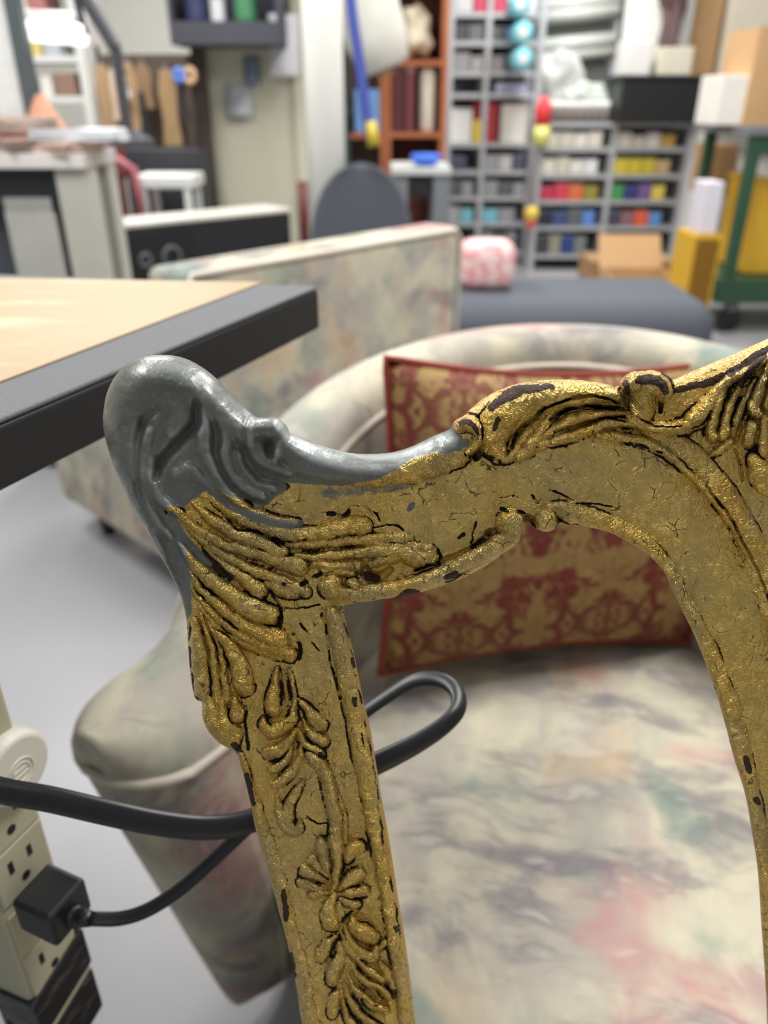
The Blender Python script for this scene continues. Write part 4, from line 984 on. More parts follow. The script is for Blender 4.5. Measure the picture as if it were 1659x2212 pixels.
ridge('ear_fold', A1((920,540,45),(960,680,55),(960,820,55),(1010,960,50),(1110,1060,44),(1230,1110,34)), 20, -2)
ridge('ear_fold', A1((1050,800,40),(1090,920,50),(1180,1010,48),(1300,1050,40)), 14, -2)
ridge('ear_fold', A1((600,950,60),(690,920,70),(760,960,50),(840,1030,40),(900,1090,24)), 20, 0)
groove(A1((740,430,26),(750,560,40),(640,690,46),(540,790,44),(470,880,40),(450,980,24)), 25)
groove(A1((470,480,30),(400,520,34),(350,590,30),(325,700,30),(310,850,24),(320,1020,24),(370,1180,22),(440,1330,18)), 12)
groove(A1((858,470,16),(875,620,20),(890,800,22),(930,940,22),(1010,1060,20)), 7)
groove(A1((640,350,14),(700,370,18),(745,430,18),(850,500,16),(960,545,14),(990,570,10)), 5)
# scroll beside the ear
ridge('ear_scroll', A1((1130,700,60),(1160,620,75),(1270,610,85),(1340,660,70),(1350,760,52),(1310,830,40)), 34, -2)
ridge('ear_scroll', A1((1170,740,70),(1210,820,60),(1300,890,50),(1420,930,40)), 22, -2, new=False)
groove(A1((1330,690,16),(1290,700,22),(1265,760,24),(1290,815,20),(1325,830,14)), 11)
groove(A1((1090,640,24),(1080,760,30),(1120,890,34),(1220,980,26),(1330,1010,18)), 9)
# grey top rail
ridge('top_bead', [(628,972,34),(660,992,38),(700,1005,38),(781,1015,37),(849,1014,38),(916,998,41),(974,974,42),(1010,950,36),(1032,930,20)], 32, -4, .5, 'rounded top bead, grey filler wearing into gold towards the crest')
ridge('scroll_knob', [(992,925,20),(1010,920,24),(1028,930,20),(1030,955,16),(1012,978,10)], 40, 0)
groove([(1042,908,5),(1047,935,7),(1046,962,8),(1038,978,10),(1030,990,8)], 18)
# crest, first leaf
ridge('crest_leaf', [(1336,853,12),(1300,850,20),(1260,850,26),(1215,852,32),(1160,862,38),(1110,885,42),(1072,920,38),(1062,955,28),(1078,982,20)], 34, -4, .5, 'broad gilt leaf with brown worn top')
ridge('crest_leaf', A4((880,292,8),(780,278,14),(700,272,17),(590,288,18),(495,325,20),(405,385,22),(335,460,24),(290,535,26),(240,578,26),(190,580,20)), 24)
ridge('crest_leaf', A4((490,345,18),(450,390,32),(405,455,40),(355,530,38),(305,572,28)), 32)
ridge('crest_leaf', A4((910,335,12),(800,333,22),(700,345,26),(600,370,34),(520,410,38),(450,450,32),(400,492,18)), 26)
ridge('crest_leaf', A4((1060,440,12),(960,400,20),(860,385,26),(760,395,28),(680,430,32),(580,465,32),(480,490,32),(410,515,24)), 25)
groove(A4((270,520,10),(300,440,14),(370,370,14),(450,310,12),(560,265,10),(700,240,9),(830,262,7)), 16)
groove(A4((480,370,14),(540,330,13),(620,305,12),(720,300,10),(830,318,8)), 14)
groove(A4((500,440,10),(560,420,11),(650,393,12),(740,366,10),(800,360,9),(880,378,7)), 11)
# crest, knob and the band beneath
ridge('crest_band', A7((420,690,40),(560,770,55),(720,790,60),(860,760,70),(980,680,80),(1080,580,80),(1150,480,60),(1240,380,50),(1400,300,40),(1560,200,36)), 26, -4)
ridge('crest_knob', [(1385,900,24),(1388,875,30),(1392,850,34)], 34, 0)
ridge('crest_knob', [(1352,833,14),(1372,826,24),(1400,826,28),(1424,832,24),(1437,848,16),(1432,862,9)], 46, 4, .5, 'worn gilt scroll knob on the crest', new=False)
groove(A7((695,530,30),(680,580,26),(670,650,16)), 22)
groove(A7((330,470,16),(375,530,22),(405,600,18)), 16)
# long swept ribs below the crest
ridge('swept_rib', A4((740,455,28),(820,460,32),(900,475,32),(1000,500,32),(1080,540,30),(1160,600,28),(1240,670,26),(1320,750,24),(1400,850,22),(1460,950,20),(1530,1080,20),(1590,1200,18)), 20)
ridge('swept_rib', [(1395,930,12),(1440,945,22),(1492,985,28),(1540,1040,30),(1585,1105,32),(1625,1180,32),(1655,1260,32),(1680,1350,32),(1710,1480,32),(1740,1700,32),(1760,1950,32),(1775,2200,32),(1790,2470,32)], 14, -3, .4)
groove(A7((1050,1260,10),(1150,1380,14),(1250,1520,14),(1330,1670,14),(1400,1800,12),(1470,1950,12),(1540,2100,12),(1620,2400,10)), 7)
# shell flutes
ridge('shell_flute', A7((1225,400,24),(1190,480,34),(1150,590,40),(1110,700,46),(1090,800,52),(1100,850,54)), 28)
ridge('shell_flute', A7((1350,370,20),(1290,500,30),(1240,620,36),(1210,720,40),(1200,800,46),(1180,850,44)), 26)
ridge('shell_flute', A7((1450,380,20),(1390,500,28),(1340,620,36),(1300,720,36),(1290,745,30)), 24)
ridge('shell_flute', A7((1560,260,20),(1510,400,40),(1460,540,52),(1440,620,56),(1480,660,50)), 28)
ridge('shell_flute', A7((1620,300,20),(1590,450,40),(1560,600,44)), 26)
ridge('shell_block', A7((1425,760,48),(1415,830,50),(1400,900,48)), 22, -3, .25)
ridge('shell_block', A7((1540,700,40),(1530,850,44),(1520,980,44)), 20, -3, .3)
ridge('shell_lobe', A7((1440,1030,50),(1500,1150,110),(1560,1230,120)), 22, -3, .4)
ridge('shell_lobe', A7((1080,1010,14),(1160,960,40),(1260,890,40)), 14)
ridge('shell_lobe', A7((870,830,10),(950,780,30),(1040,720,40)), 12)
for k in range(5):
    ridge('shell_flute', [(1700+k*70, 760+10*k, 14), (1695+k*72, 830, 22), (1700+k*72, 900, 24)], 26)
groove(A7((1290,900,18),(1310,830,22),(1340,760,18)), 14); groove(A7((1290,960,14),(1320,1040,14),(1345,1150,14),(1350,1220,12)), 7)
# inner bead: scroll, run, end ball
ridge('inner_bead', [(735,1280,14),(760,1283,17),(798,1279,18),(866,1269,19),(933,1249,19),(1001,1216,20),(1050,1193,21),(1090,1168,24),(1106,1148,22)], 26, -4)
ridge('scroll_ball', [(1100,1130,31),(1101,1128,31)], 36, -2, .5)
ridge('scroll_ball', A3((100,1330,76),(104,1322,76)), 32, -2, .4)
ridge('scroll_ball', A3((235,1300,40),(260,1320,36)), 30, -2)
ridge('inner_bead', [(1192,1098,16),(1225,1104,22),(1265,1114,23),(1305,1130,24),(1350,1153,25),(1395,1183,25),(1432,1222,24),(1462,1270,20),(1485,1306,18),(1508,1356,18),(1531,1401,20),(1556,1462,21),(1579,1527,22),(1605,1628,22),(1622,1700,21),(1634,1753,20),(1646,1840,19),(1655,1900,19),(1668,2100,19),(1675,2470,19)], 20, -4, .45)
ridge('scroll_ball', [(1178,1124,25),(1180,1123,25)], 34, -2, .5)
groove([(1140,1122,12),(1147,1128,14),(1155,1134,10)], 20)
groove([(1205,1121,6),(1240,1126,7),(1290,1140,6)], 6)
# stile edge beads
ridge('stile_bead', [(716,1322,14),(725,1350,19),(735,1400,20),(752,1485,20),(768,1566,20),(785,1656,20),(799,1734,17),(810,1810,15),(829,1900,14),(845,1998,14),(861,2095,14),(873,2180,14),(905,2470,14)], 18, -5, .45)
ridge('stile_bead', [(520,1632,10),(540,1700,13),(562,1770,15),(590,1860,17),(612,1950,18),(634,2040,19),(655,2130,20),(672,2212,20),(735,2470,20)], 11, -3, .4)
# leaf spray on the shoulder, gold
LB = 'leaf_lobe'
ridge(LB, A2((200,90,16),(320,110,26),(430,170,40),(560,260,50),(720,320,52),(900,370,52),(1080,380,50),(1230,355,56)), 20)
ridge(LB, A2((1230,340,60),(1350,320,66),(1435,320,72)), 24, -3, .35)
ridge(LB, A2((210,150,20),(320,240,36),(430,320,44),(560,390,48),(700,440,50),(820,500,56),(850,505,56)), 24)
ridge(LB, A2((60,180,16),(160,270,30),(280,360,38),(420,440,40),(580,490,42),(740,530,44),(880,580,56),(980,610,66)), 22)
ridge(LB, A2((120,270,16),(260,400,26),(380,490,34),(520,570,38),(660,640,40),(800,690,42),(930,750,46),(1030,790,40)), 20)
ridge(LB, A2((760,730,30),(860,780,46),(960,800,40)), 18)
ridge(LB, A2((300,470,14),(400,560,24),(500,640,36),(600,710,50),(690,780,66)), 24)
ridge(LB, A2((110,420,18),(190,540,36),(290,650,50),(400,750,62),(540,850,72),(660,920,80),(760,960,84)), 28)
ridge(LB, A2((200,650,16),(280,770,26),(390,880,36),(520,980,46),(640,1060,56),(760,1110,72),(820,1140,90)), 28)
ridge(LB, A2((215,770,14),(320,900,26),(440,1010,34),(580,1110,38),(720,1180,44),(850,1220,50),(920,1240,50)), 24)
ridge(LB, A2((260,880,12),(380,1020,22),(500,1110,28),(620,1180,30),(760,1240,28),(850,1270,22)), 18)
ridge(LB, A2((235,1000,26),(250,1120,44),(268,1260,56),(285,1400,62),(295,1500,58)), 22)
ridge(LB, A2((280,960,14),(330,1100,24),(365,1250,30),(385,1400,34),(395,1560,40)), 20)
ridge(LB, A2((330,1000,12),(400,1130,22),(430,1280,26),(450,1430,30),(460,1560,34)), 18)
ridge(LB, A2((370,1060,16),(450,1140,40),(520,1240,60),(570,1360,72),(595,1470,76)), 26)
ridge(LB, [(452,1515,16),(458,1545,22),(470,1572,27),(488,1592,24),(503,1600,16)], 18)
ridge(LB, A5((330,560,30),(330,660,44),(360,760,70),(420,820,60)), 20)
ridge(LB, A5((420,560,24),(430,620,44),(440,680,58)), 30)
# sprays on the rail
ridge(LB, A2((900,450,22),(1050,455,30),(1200,440,34),(1350,425,36),(1500,412,36),(1650,400,38),(1780,410,30)), 18)
ridge(LB, A2((960,530,20),(1100,540,30),(1250,525,32),(1400,510,36),(1550,498,44),(1680,500,50),(1800,530,60),(1880,560,60)), 20)
ridge(LB, A2((1080,590,24),(1200,600,36),(1330,600,42),(1420,605,44)), 18, -3, .4)
ridge(LB, A2((1140,640,24),(1250,650,30),(1360,660,30)), 16)
ridge(LB, A3((330,1030,30),(430,1060,50),(560,1090,66),(660,1120,80),(700,1130,84)), 16, -2, .4)
ridge(LB, A3((360,1180,26),(440,1150,36),(520,1140,30)), 16)
groove(A3((310,1180,20),(340,1250,46),(400,1270,40),(480,1220,24)), 16)
groove(A3((640,1220,12),(760,1180,16),(900,1120,16),(1010,1070,14),(1120,990,24)), 9)
groove(A3((1110,990,26),(1150,970,26)), 9)
# drops on the stile
ridge('leaf_drop', A5((725,340,16),(715,420,30),(700,510,44),(690,590,56),(700,640,56)), 24)
ridge('leaf_drop', A5((765,350,10),(780,450,18),(790,550,18),(795,640,12)), 18)
ridge('leaf_drop', A5((800,345,10),(830,430,18),(850,520,20),(850,620,24),(830,700,30)), 18)
ridge('leaf_drop', A5((880,560,12),(930,620,26),(980,690,46),(1030,750,54)), 24)
ridge('leaf_drop', A5((850,640,20),(830,710,36),(760,770,50),(680,800,50),(630,760,36),(630,710,22)), 26)
ridge('leaf_drop', A5((905,710,14),(950,790,28),(1020,850,46),(1050,870,44)), 24)
ridge('leaf_drop', A5((850,780,18),(810,860,36),(740,930,50),(660,950,50)), 24)
ridge('leaf_drop', A5((870,770,16),(910,860,28),(980,920,34),(1040,950,34)), 22)
ridge('leaf_drop', A5((830,900,14),(810,970,30),(750,1040,36),(680,1070,34)), 22)
ridge('leaf_drop', A5((900,890,18),(890,980,34),(840,1070,40),(760,1150,44),(710,1180,36)), 22)
ridge('leaf_drop', A5((950,960,30),(1010,1010,56),(1060,1080,50)), 24)
ridge('stem', A5((1040,1010,36),(1080,1120,50),(1110,1250,54),(1140,1400,54),(1150,1550,54),(1160,1650,54))+A6((790,330,42),(830,480,40),(815,600,32),(800,680,22)), 24)
ridge('leaf_drop', A5((920,1140,16),(860,1230,34),(810,1330,44),(800,1430,50),(830,1490,40)), 20)
ridge('leaf_drop', A5((720,1240,16),(735,1340,28),(760,1440,32),(820,1520,34),(880,1500,36),(890,1450,24)), 18)
ridge('leaf_drop', A5((1140,1180,18),(1180,1320,24),(1210,1460,24),(1230,1600,18)), 10)
# flower
PT = 'petal'
ridge(PT, A6((770,600,14),(740,500,40),(715,400,56),(710,370,50)), 22)
ridge(PT, A6((750,600,14),(690,540,34),(640,490,46)), 22)
ridge(PT, A6((750,640,14),(680,600,32),(590,560,44)), 22)
ridge(PT, A6((740,690,14),(660,680,34),(570,640,40)), 20)
ridge(PT, A6((790,710,16),(710,720,30),(640,740,32)), 22)
ridge(PT, A6((800,730,24),(770,820,50),(770,920,62),(790,950,50)), 24)
ridge(PT, A6((830,780,20),(850,850,40),(860,900,36)), 22)
ridge(PT, A6((900,480,26),(930,420,50),(970,390,52)), 22)
ridge(PT, A6((840,700,14),(900,640,44),(970,590,56)), 20)
ridge(PT, A6((830,730,16),(920,720,36),(1020,700,40)), 22)
ridge(PT, A6((840,760,20),(910,790,40),(960,800,36)), 22)
ridge(PT, A6((860,820,16),(900,860,28),(950,850,26)), 20)
# lower sprays
ridge(LB, A6((930,900,20),(960,970,50),(1020,1010,66),(1080,1040,50)), 24)
ridge(LB, A6((880,950,16),(910,1060,30),(980,1130,34),(1080,1180,36),(1100,1120,30)), 24)
ridge(LB, A6((850,1000,16),(890,1100,30),(970,1180,30)), 20)
ridge(LB, A6((930,1140,14),(1000,1230,26),(1080,1290,30),(1150,1330,30)), 22)
ridge(LB, A6((900,1180,14),(960,1290,26),(1050,1370,30),(1140,1410,30),(1190,1470,26)), 22)
ridge(LB, A6((900,1310,16),(960,1420,28),(1060,1510,32),(1170,1570,32)), 24)
ridge(LB, A6((870,1360,16),(920,1490,28),(1010,1610,30),(1120,1690,30)), 22)
ridge(LB, A6((860,1440,14),(890,1580,28),(970,1720,30)), 22)
ridge(LB, A6((1130,1120,20),(1170,1080,26)), 16)
ridge(LB, A6((1130,1220,20),(1190,1290,30),(1220,1390,26)), 16)
ridge(LB, A6((800,1040,18),(740,1110,44),(710,1170,50)), 22)
ridge(LB, A6((840,1080,18),(850,1180,40),(800,1270,52),(790,1350,44)), 24)
ridge(LB, A6((870,1150,16),(900,1240,28),(860,1350,24)), 18)
ridge(LB, A6((850,1420,20),(800,1490,44),(790,1580,40)), 20)
for k in range(5):
    ridge(LB, [(756+9*k, 2235+40*k, 6), (775+9*k, 2262+40*k, 10), (812+9*k, 2280+40*k, 9)], 18)

# crevice cracks: narrow cuts where the ground meets the carving
CRK = []
def crack(*rows, r=3, depth=3.0):
    pts = [(x, y, r) for x, y in rows]; CRK.append(pts); groove(pts, depth)
def sk(o, s, *rows): return [(o[0]+x*s, o[1]+y*s) for x, y in rows]
crack(*sk((350,1040),.3014,(440,230),(500,310),(560,350),(680,360),(780,420),(860,470)), r=3)
crack(*sk((350,1040),.3014,(940,1100),(975,1150),(990,1210),(980,1270)), r=5)
crack(*sk((350,1040),.3014,(780,790),(820,850),(840,900),(855,950),(850,1040)), r=4.5)
crack(*sk((350,1040),.3014,(1000,740),(1060,700),(1130,660)), r=6)
crack(*sk((350,1040),.3014,(1000,1020),(1050,1100)), r=2.5); crack(*sk((350,1040),.3014,(1080,1150),(1130,1210)), r=2)
crack(*sk((350,1040),.3014,(1150,905),(1150,960),(1180,1050),(1190,1200),(1215,1330),(1250,1450),(1280,1560)), r=3)
crack(*sk((350,1040),.3014,(860,910),(1000,905),(1130,880)), r=2)
crack(*sk((350,1040),.3014,(1370,180),(1450,190),(1530,230),(1560,280)), r=1.8)
crack(*sk((680,820),.3376,(370,945),(440,935),(520,935),(570,968)), r=2.2)
crack(*sk((680,820),.3376,(90,862),(200,865),(240,820)), r=5, depth=3)
crack(*sk((680,820),.3376,(1035,910),(1020,980),(1005,1045)), r=2.4)
crack(*sk((680,820),.3376,(780,1090),(800,1130),(770,1160)), r=4); crack(*sk((680,820),.3376,(920,1010),(960,990)), r=4)
crack(*sk((680,820),.3376,(1200,830),(1260,840),(1320,850),(1370,900),(1400,930)), r=4)
crack(*sk((680,820),.3376,(1390,740),(1420,790),(1450,770)), r=3); crack(*sk((680,820),.3376,(1500,712),(1580,730),(1659,770)), r=2)
crack(*sk((680,820),.3376,(1190,755),(1270,745)), r=2); crack(*sk((680,820),.3376,(1000,495),(1060,460),(1100,490),(1180,525)), r=5)
crack(*sk((1000,760),.3972,(620,820),(740,830),(850,855)), r=1.6); crack(*sk((1000,760),.3972,(400,520),(480,520),(560,515)), r=3)
crack(*sk((1000,760),.3972,(710,430),(705,490)), r=3); crack(*sk((1000,760),.3972,(860,500),(960,510),(1080,550)), r=3)
crack(*sk((1250,720),.2622,(860,800),(980,770),(1060,700),(1090,640)), r=3)
crack(*sk((1250,720),.2622,(480,690),(600,750),(720,770),(850,760)), r=2)
crack(*sk((380,1340),.3014,(500,620),(495,720),(505,830),(520,920)), r=4)
crack(*sk((380,1340),.3014,(1330,820),(1345,900)), r=2); crack(*sk((380,1340),.3014,(940,1400),(1000,1450),(1070,1455)), r=2.4)
crack(*sk((480,1712),.3014,(860,930),(890,890),(940,850)), r=4); crack(*sk((480,1712),.3014,(1000,1490),(1080,1530),(1180,1540)), r=4)
crack(*sk((480,1712),.3014,(600,180),(680,215),(740,225)), r=2)

# ---- paint masks
INP = {}
def polymask(poly):
    P = np.array(poly, float); A = np.zeros((NY, NX), bool); p, q = P, np.roll(P, -1, 0)
    for j, y in enumerate(ys):
        m = (p[:, 1] <= y) != (q[:, 1] <= y)
        if not m.any(): continue
        xc = np.sort(p[m, 0]+(y-p[m, 1])/(q[m, 1]-p[m, 1])*(q[m, 0]-p[m, 0]))
        row = np.zeros(NX, int)
        for v in xc: row += xs > v
        A[j] = row % 2 == 1
    return A.astype(float)
k = max(2, int(10/GS))
grey = blur(polymask([(150,700),(640,700),(1000,860),(985,906),(985,930),(1008,952),(985,965),(950,975),(905,985),(870,1003),(850,1020),(800,1040),(720,1050),(650,1045),(610,1042),(585,1062),(575,1082),(560,1095),(540,1080),(500,1075),(470,1055),
  (440,1060),(432,1072),(415,1078),(400,1098),(370,1092),(350,1088),(357,1110),(380,1150),(402,1190),(412,1240),(414,1335),(380,1345),(150,1345)]), k)
grey = np.maximum(grey, soft([(455,1060,10),(490,1085,11),(530,1108,10),(570,1124,10),(610,1133,11),(650,1132,9)], p=.6))
grey = np.maximum(grey, soft([(370,1115,12),(395,1160,12),(425,1195,11),(455,1220,7)], p=.6))
grey = np.maximum(grey, soft([(960,972,14),(990,962,13),(1010,958,8)], p=.6)*.85)
grey = np.maximum(grey, soft([(560,1085,16),(585,1070,14),(610,1052,14)], p=.6)*.8)
grey = np.maximum(grey, soft([(891,1092,8),(885,1100,7)], p=.6))
grey *= 1-soft([(1000,916,24),(1030,925,26)], p=.4)
grey = np.maximum(grey, .55*soft([(700,1065,20),(800,1060,16),(880,1050,10)], p=.5))
brown = soft([(1060,882,9),(1085,862,14),(1120,845,16),(1160,838,12),(1195,836,6)], p=.7)
for s in ([(1350,828,10),(1356,845,8)], [(1378,822,10),(1400,818,13),(1425,826,12),(1438,845,9)], [(1462,842,6),(1490,835,9),(1530,825,11),(1560,812,8)], [(1575,806,10),(1610,785,10),(1659,752,8)], [(1600,830,8),(1620,800,9),(1650,770,9)],
          [(858,1290,6),(885,1278,9),(905,1275,4)], [(965,1247,7),(985,1240,8)], [(533,1675,9),(540,1700,8),(548,1735,7)], [(612,1925,7),(616,1960,8),(618,1985,6)], [(406,1400,7),(410,1440,6)], [(505,1608,9),(515,1615,7)], [(1612,1640,9),(1620,1665,8)], [(1633,1728,9),(1637,1733,8)],
          [(695,1632,9),(700,1636,8)], [(765,1512,7),(768,1525,6)], [(855,2005,6),(857,2012,5)], [(760,1425,5),(765,1440,5)], [(760,1180,5)], [(440,1195,8),(470,1225,11),(500,1250,10)], [(600,1045,8),(620,1050,9)], [(1075,905,8),(1068,925,7)], [(612,1262,5)], [(995,915,7),(1008,912,8),(1022,920,7),(1032,935,5)], [(390,1320,7),(402,1355,6)],
          [(798,1245,14),(812,1250,10)], [(1348,1180,7),(1385,1200,9),(1400,1215,6)], [(540,1790,5),(556,1850,6),(575,1900,5)], [(627,2060,6),(634,2110,6)]):
    brown = np.maximum(brown, soft(s if len(s) > 1 else s+[(s[0][0]+1, s[0][1]+1, s[0][2])], p=.6))
tan = soft([(985,925,10),(1005,900,16),(1030,875,18),(1060,852,14),(1100,835,8)], p=.6)
tan = np.maximum(tan, soft([(1456,825,10),(1510,805,16),(1570,780,18),(1640,745,20),(1700,715,20)], p=.6))
tan = np.maximum(tan, .8*soft([(748,1330,8),(765,1400,9),(782,1480,9),(800,1570,9),(817,1660,9),(835,1760,9),(851,1860,9),(868,1960,9),(884,2060,9),(900,2200,9)], p=.6))
tan = np.maximum(tan, .9*soft([(905,975,8),(935,962,9),(965,955,7)], p=.6))
# black glaze left in the crevices of the gold
edge_drop = np.where(D < NR, NR*(1-np.sqrt(np.clip(1-(1-np.clip(D/np.maximum(NR, .01), 0, 1))**2, 0, 1))), 0)
gm = np.clip((grey-.3)*3, 0, 1)
H = H*(1-gm)+blur(H, max(1, int(5/GS)))*gm
cav = np.clip((blur(H, max(1, int(5/GS)))-H)/2.2, 0, 1)*np.clip(.62+.42*nfield(max(3, int(14/GS))), .1, 1.1)
crk = np.zeros((NY, NX))
for p in CRK: crk = np.maximum(crk, soft([(x, y, r+1.0) for x, y, r in p], p=.5))
crk *= np.clip(.72+.4*nfield(max(3, int(7/GS))), .2, 1.1)
glaze = np.clip(np.maximum(cav*.85, crk), 0, 1)
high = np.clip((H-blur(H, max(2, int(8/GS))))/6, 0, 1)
high = np.maximum(high, .9*soft([(600,915,14),(640,955,22),(680,975,26),(760,998,28),(850,998,28),(920,978,26),(975,950,20)], p=.5))  # pale band painted along the rail top, imitating light from above
high = np.maximum(high, .5*soft([(300,800,20),(360,785,26),(430,815,28),(490,870,24),(540,910,18)], p=.5))  # fainter painted overhead light along the ear's upper rim
carv = blur((LAB > 0).astype(float), max(1, int(5/GS)))
orange = blur(np.clip(cav, 0, 1), max(2, int(9/GS)))

H = H+(1-.6*gm)*(0.9*nfield(max(2, int(8/GS)))*(LAB > 0)+0.35*nfield(max(1, int(3/GS))))
H = H-edge_drop
# ---- lift to the plane
def lift(X, Y, Hh):
    """numpy: plane-relief point for sketch position X,Y and relief Hh"""
    rx = (X-829.5)/FPX; u = (1106-Y)/FPX
    dx, dy, dz = rx, FW.y+UP.y*u, FW.z+UP.z*u
    nd = NRM.y*dy+NRM.z*dz
    t = (NRM.dot(P0-CAM)+Hh*U)/nd
    return np.stack([np.minimum(dx*t+CAM.x, XMID), dy*t+CAM.y, dz*t+CAM.z], -1)
PX, PY = XX.copy(), YY.copy()
cell = INS[:-1, :-1] | INS[1:, :-1] | INS[:-1, 1:] | INS[1:, 1:]
used = np.zeros((NY, NX), bool)
used[:-1, :-1] |= cell; used[1:, :-1] |= cell; used[:-1, 1:] |= cell; used[1:, 1:] |= cell
snap = used & (~INS)
PX[snap] = SX[snap]; PY[snap] = SY[snap]
H[snap] = np.where(NR[snap] > 1, -NR[snap]*1.0-2, H[snap])
W = lift(PX, PY, H)
gx = np.gradient(W, axis=1); gy = np.gradient(W, axis=0)
NV = np.cross(gx, gy); NV /= np.linalg.norm(NV, axis=-1, keepdims=True)+1e-12
if (NV[NY//3, NX//3] @ np.array(NRM)) < 0: NV = -NV
# part of every cell
STR_ALL = [('crest_rail', None)]+STR
base_lab = len(STR_ALL)
BASES = [('crest_ground', None), ('corner_ground', 'matt grey filler shaping the corner'), ('stile', None), ('splat', None)]
lab = LAB.copy()
z0 = lab == 0
bl = np.full((NY, NX), base_lab)
bl[(grey > .5)] = base_lab+1
bl[(YY > 1305) & (XX < 1000)] = base_lab+2
bl[(YY > 1240+0*XX) & (XX > 1350)] = base_lab+3
lab[z0] = bl[z0]
names_all = STR_ALL+BASES
CHAIR_BASE = Vector((XMID, P0.y+0.14, 0.0))
# ---- gilding, filler, wear and painted top light in one procedural material
g = NT('worn_gold_leaf')
ob = g.tc.outputs['Object']
n_big = g.noise(ob, 28, 3, .6); n_mid = g.noise(ob, 130, 4, .6); n_fine = g.noise(ob, 520, 3, .6)
n_crk = g.noise(ob, 800, 4, .7)
a_grey, a_br, a_tan, a_gl, a_or = [g.attr(k) for k in ('grey', 'brown', 'tan', 'glaze', 'bole')]
gold = g.mix(g.step(n_mid, .35, .68), (0.56,0.375,0.085), (0.74,0.53,0.16))
gold = g.mix(g.step(n_big, .42, .66), gold, (0.52,0.39,0.155))
gold = g.mix(g.math('MULTIPLY', g.step(n_big, .5, .32), .55), gold, (0.52,0.30,0.05))
gold = g.mix(g.math('MULTIPLY', g.step(a_or, .12, .6), .55), gold, (0.34,0.20,0.045))
# dull bronze toning flecks
fl = g.step(g.noise(ob, 330, 5, .7), .56, .68)
gold = g.mix(g.math('MULTIPLY', fl, .55), gold, (0.16,0.12,0.05))
gold = g.mix(g.math('MULTIPLY', g.math('SUBTRACT', 1.0, g.attr('carv')), .40), gold, (0.66,0.47,0.145))
# jittered paint edges
j1 = g.math('MULTIPLY_ADD', n_fine, .5, g.math('MULTIPLY', n_mid, .5))
def edge(a, thr, wdt=.05, amp=.9):
    s = g.math('ADD', a, g.math('MULTIPLY', g.math('SUBTRACT', j1, .5), amp))
    return g.step(s, thr-wdt, thr+wdt)
f_tan, f_br, f_gl, f_gr = edge(a_tan, .5, .1), edge(a_br, .44, .08, 1.9), None, edge(a_grey, .5, .1, .55)
s = g.math('ADD', a_gl, g.math('MULTIPLY', g.math('SUBTRACT', n_crk, .5), 1.5))
f_gl = g.math('MULTIPLY', g.step(s, .50, .62), g.step(a_gl, .10, .22))
# leaf-edge hairline cracks
v1 = g.n('TexVoronoi', {'Vector': g.n('VectorMath', {0: ob, 1: g.n('VectorMath', {0: g.n('TexNoise', {'Vector': ob, 'Scale': 90, 'Detail': 4}).outputs['Color'], 1: (.012,.012,.012)}, operation='MULTIPLY').outputs[0]}, operation='ADD').outputs[0], 'Scale': 95}, feature='DISTANCE_TO_EDGE').outputs['Distance']
hair = g.math('MULTIPLY', g.step(v1, .035, .0), g.step(n_mid, .50, .62))
col = g.mix(f_tan, gold, (0.62,0.37,0.12))
col = g.mix(f_br, col, (0.050,0.030,0.020))
dk = g.math('MAXIMUM', f_gl, g.math('MULTIPLY', hair, .9))
col = g.mix(dk, col, (0.012,0.009,0.006))
greyc = g.mix(g.step(n_big, .3, .7), (0.100,0.107,0.090), (0.150,0.158,0.138))
greyc = g.mix(g.math('MULTIPLY', g.step(n_fine, .55, .72), .5), greyc, (0.22,0.23,0.21))
greyc = g.mix(g.math('MULTIPLY', g.step(g.attr('high'), .1, 1.05), g.step(g.noise(g.mapv((.25, 1, 1), (0, .35, 0)), 260, 3), .15, .62)), greyc, (0.36,0.385,0.38))  # paler on rubbed ridges and on the painted top-light bands
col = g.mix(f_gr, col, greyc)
g.set(g.b, 'Base Color', col)
nonmetal = g.math('MAXIMUM', g.math('MAXIMUM', f_gr, dk), g.math('MAXIMUM', f_br, g.math('MULTIPLY', f_tan, .3)))
g.set(g.b, 'Metallic', g.math('MULTIPLY', g.math('SUBTRACT', 1.0, nonmetal, clamp=True), .82))
rg = g.step(n_mid, .3, .75); rr = g.math('MULTIPLY_ADD', rg, .20, .24)
g.set(g.b, 'Roughness', g.math('ADD', rr, g.math('MULTIPLY', f_br, .25)))
g.set(g.b, 'Specular IOR Level', g.math('SUBTRACT', .55, g.math('MULTIPLY', g.math('MAXIMUM', f_br, dk), .42)))
# crinkled leaf relief: short directional wrinkles in two fields + fine grain
wv = g.n('VectorMath', {0: ob, 1: g.n('VectorMath', {0: g.n('TexNoise', {'Vector': ob, 'Scale': 60, 'Detail': 2}).outputs['Color'], 1: (.03,.03,.03)}, operation='MULTIPLY').outputs[0]}, operation='ADD').outputs[0]
w1 = g.n('TexVoronoi', {'Vector': g.mapv((1, 1, 2.6), (0, .7, 0), wv), 'Scale': 330}, feature='DISTANCE_TO_EDGE').outputs['Distance']
w2 = g.n('TexVoronoi', {'Vector': g.mapv((2.4, 1, 1), (0, .5, 0), wv), 'Scale': 420}, feature='DISTANCE_TO_EDGE').outputs['Distance']
ww = g.n('Mix', {'Factor': g.step(n_big, .42, .58), 'A': w1, 'B': w2}).outputs['Result']
cv = g.math('MULTIPLY_ADD', g.attr('carv'), .62, .38)
hgt = g.math('MULTIPLY', g.math('ADD', g.math('MULTIPLY', g.step(ww, 0, .22), .55), g.math('MULTIPLY', n_fine, .9)), cv)
fold = g.noise(g.mapv((1, 1, .09), (0, -1.05, 0), wv), 420, 3, .6); fold2 = g.noise(g.mapv((1, 1, .12), (0, .5, 0), wv), 380, 2)
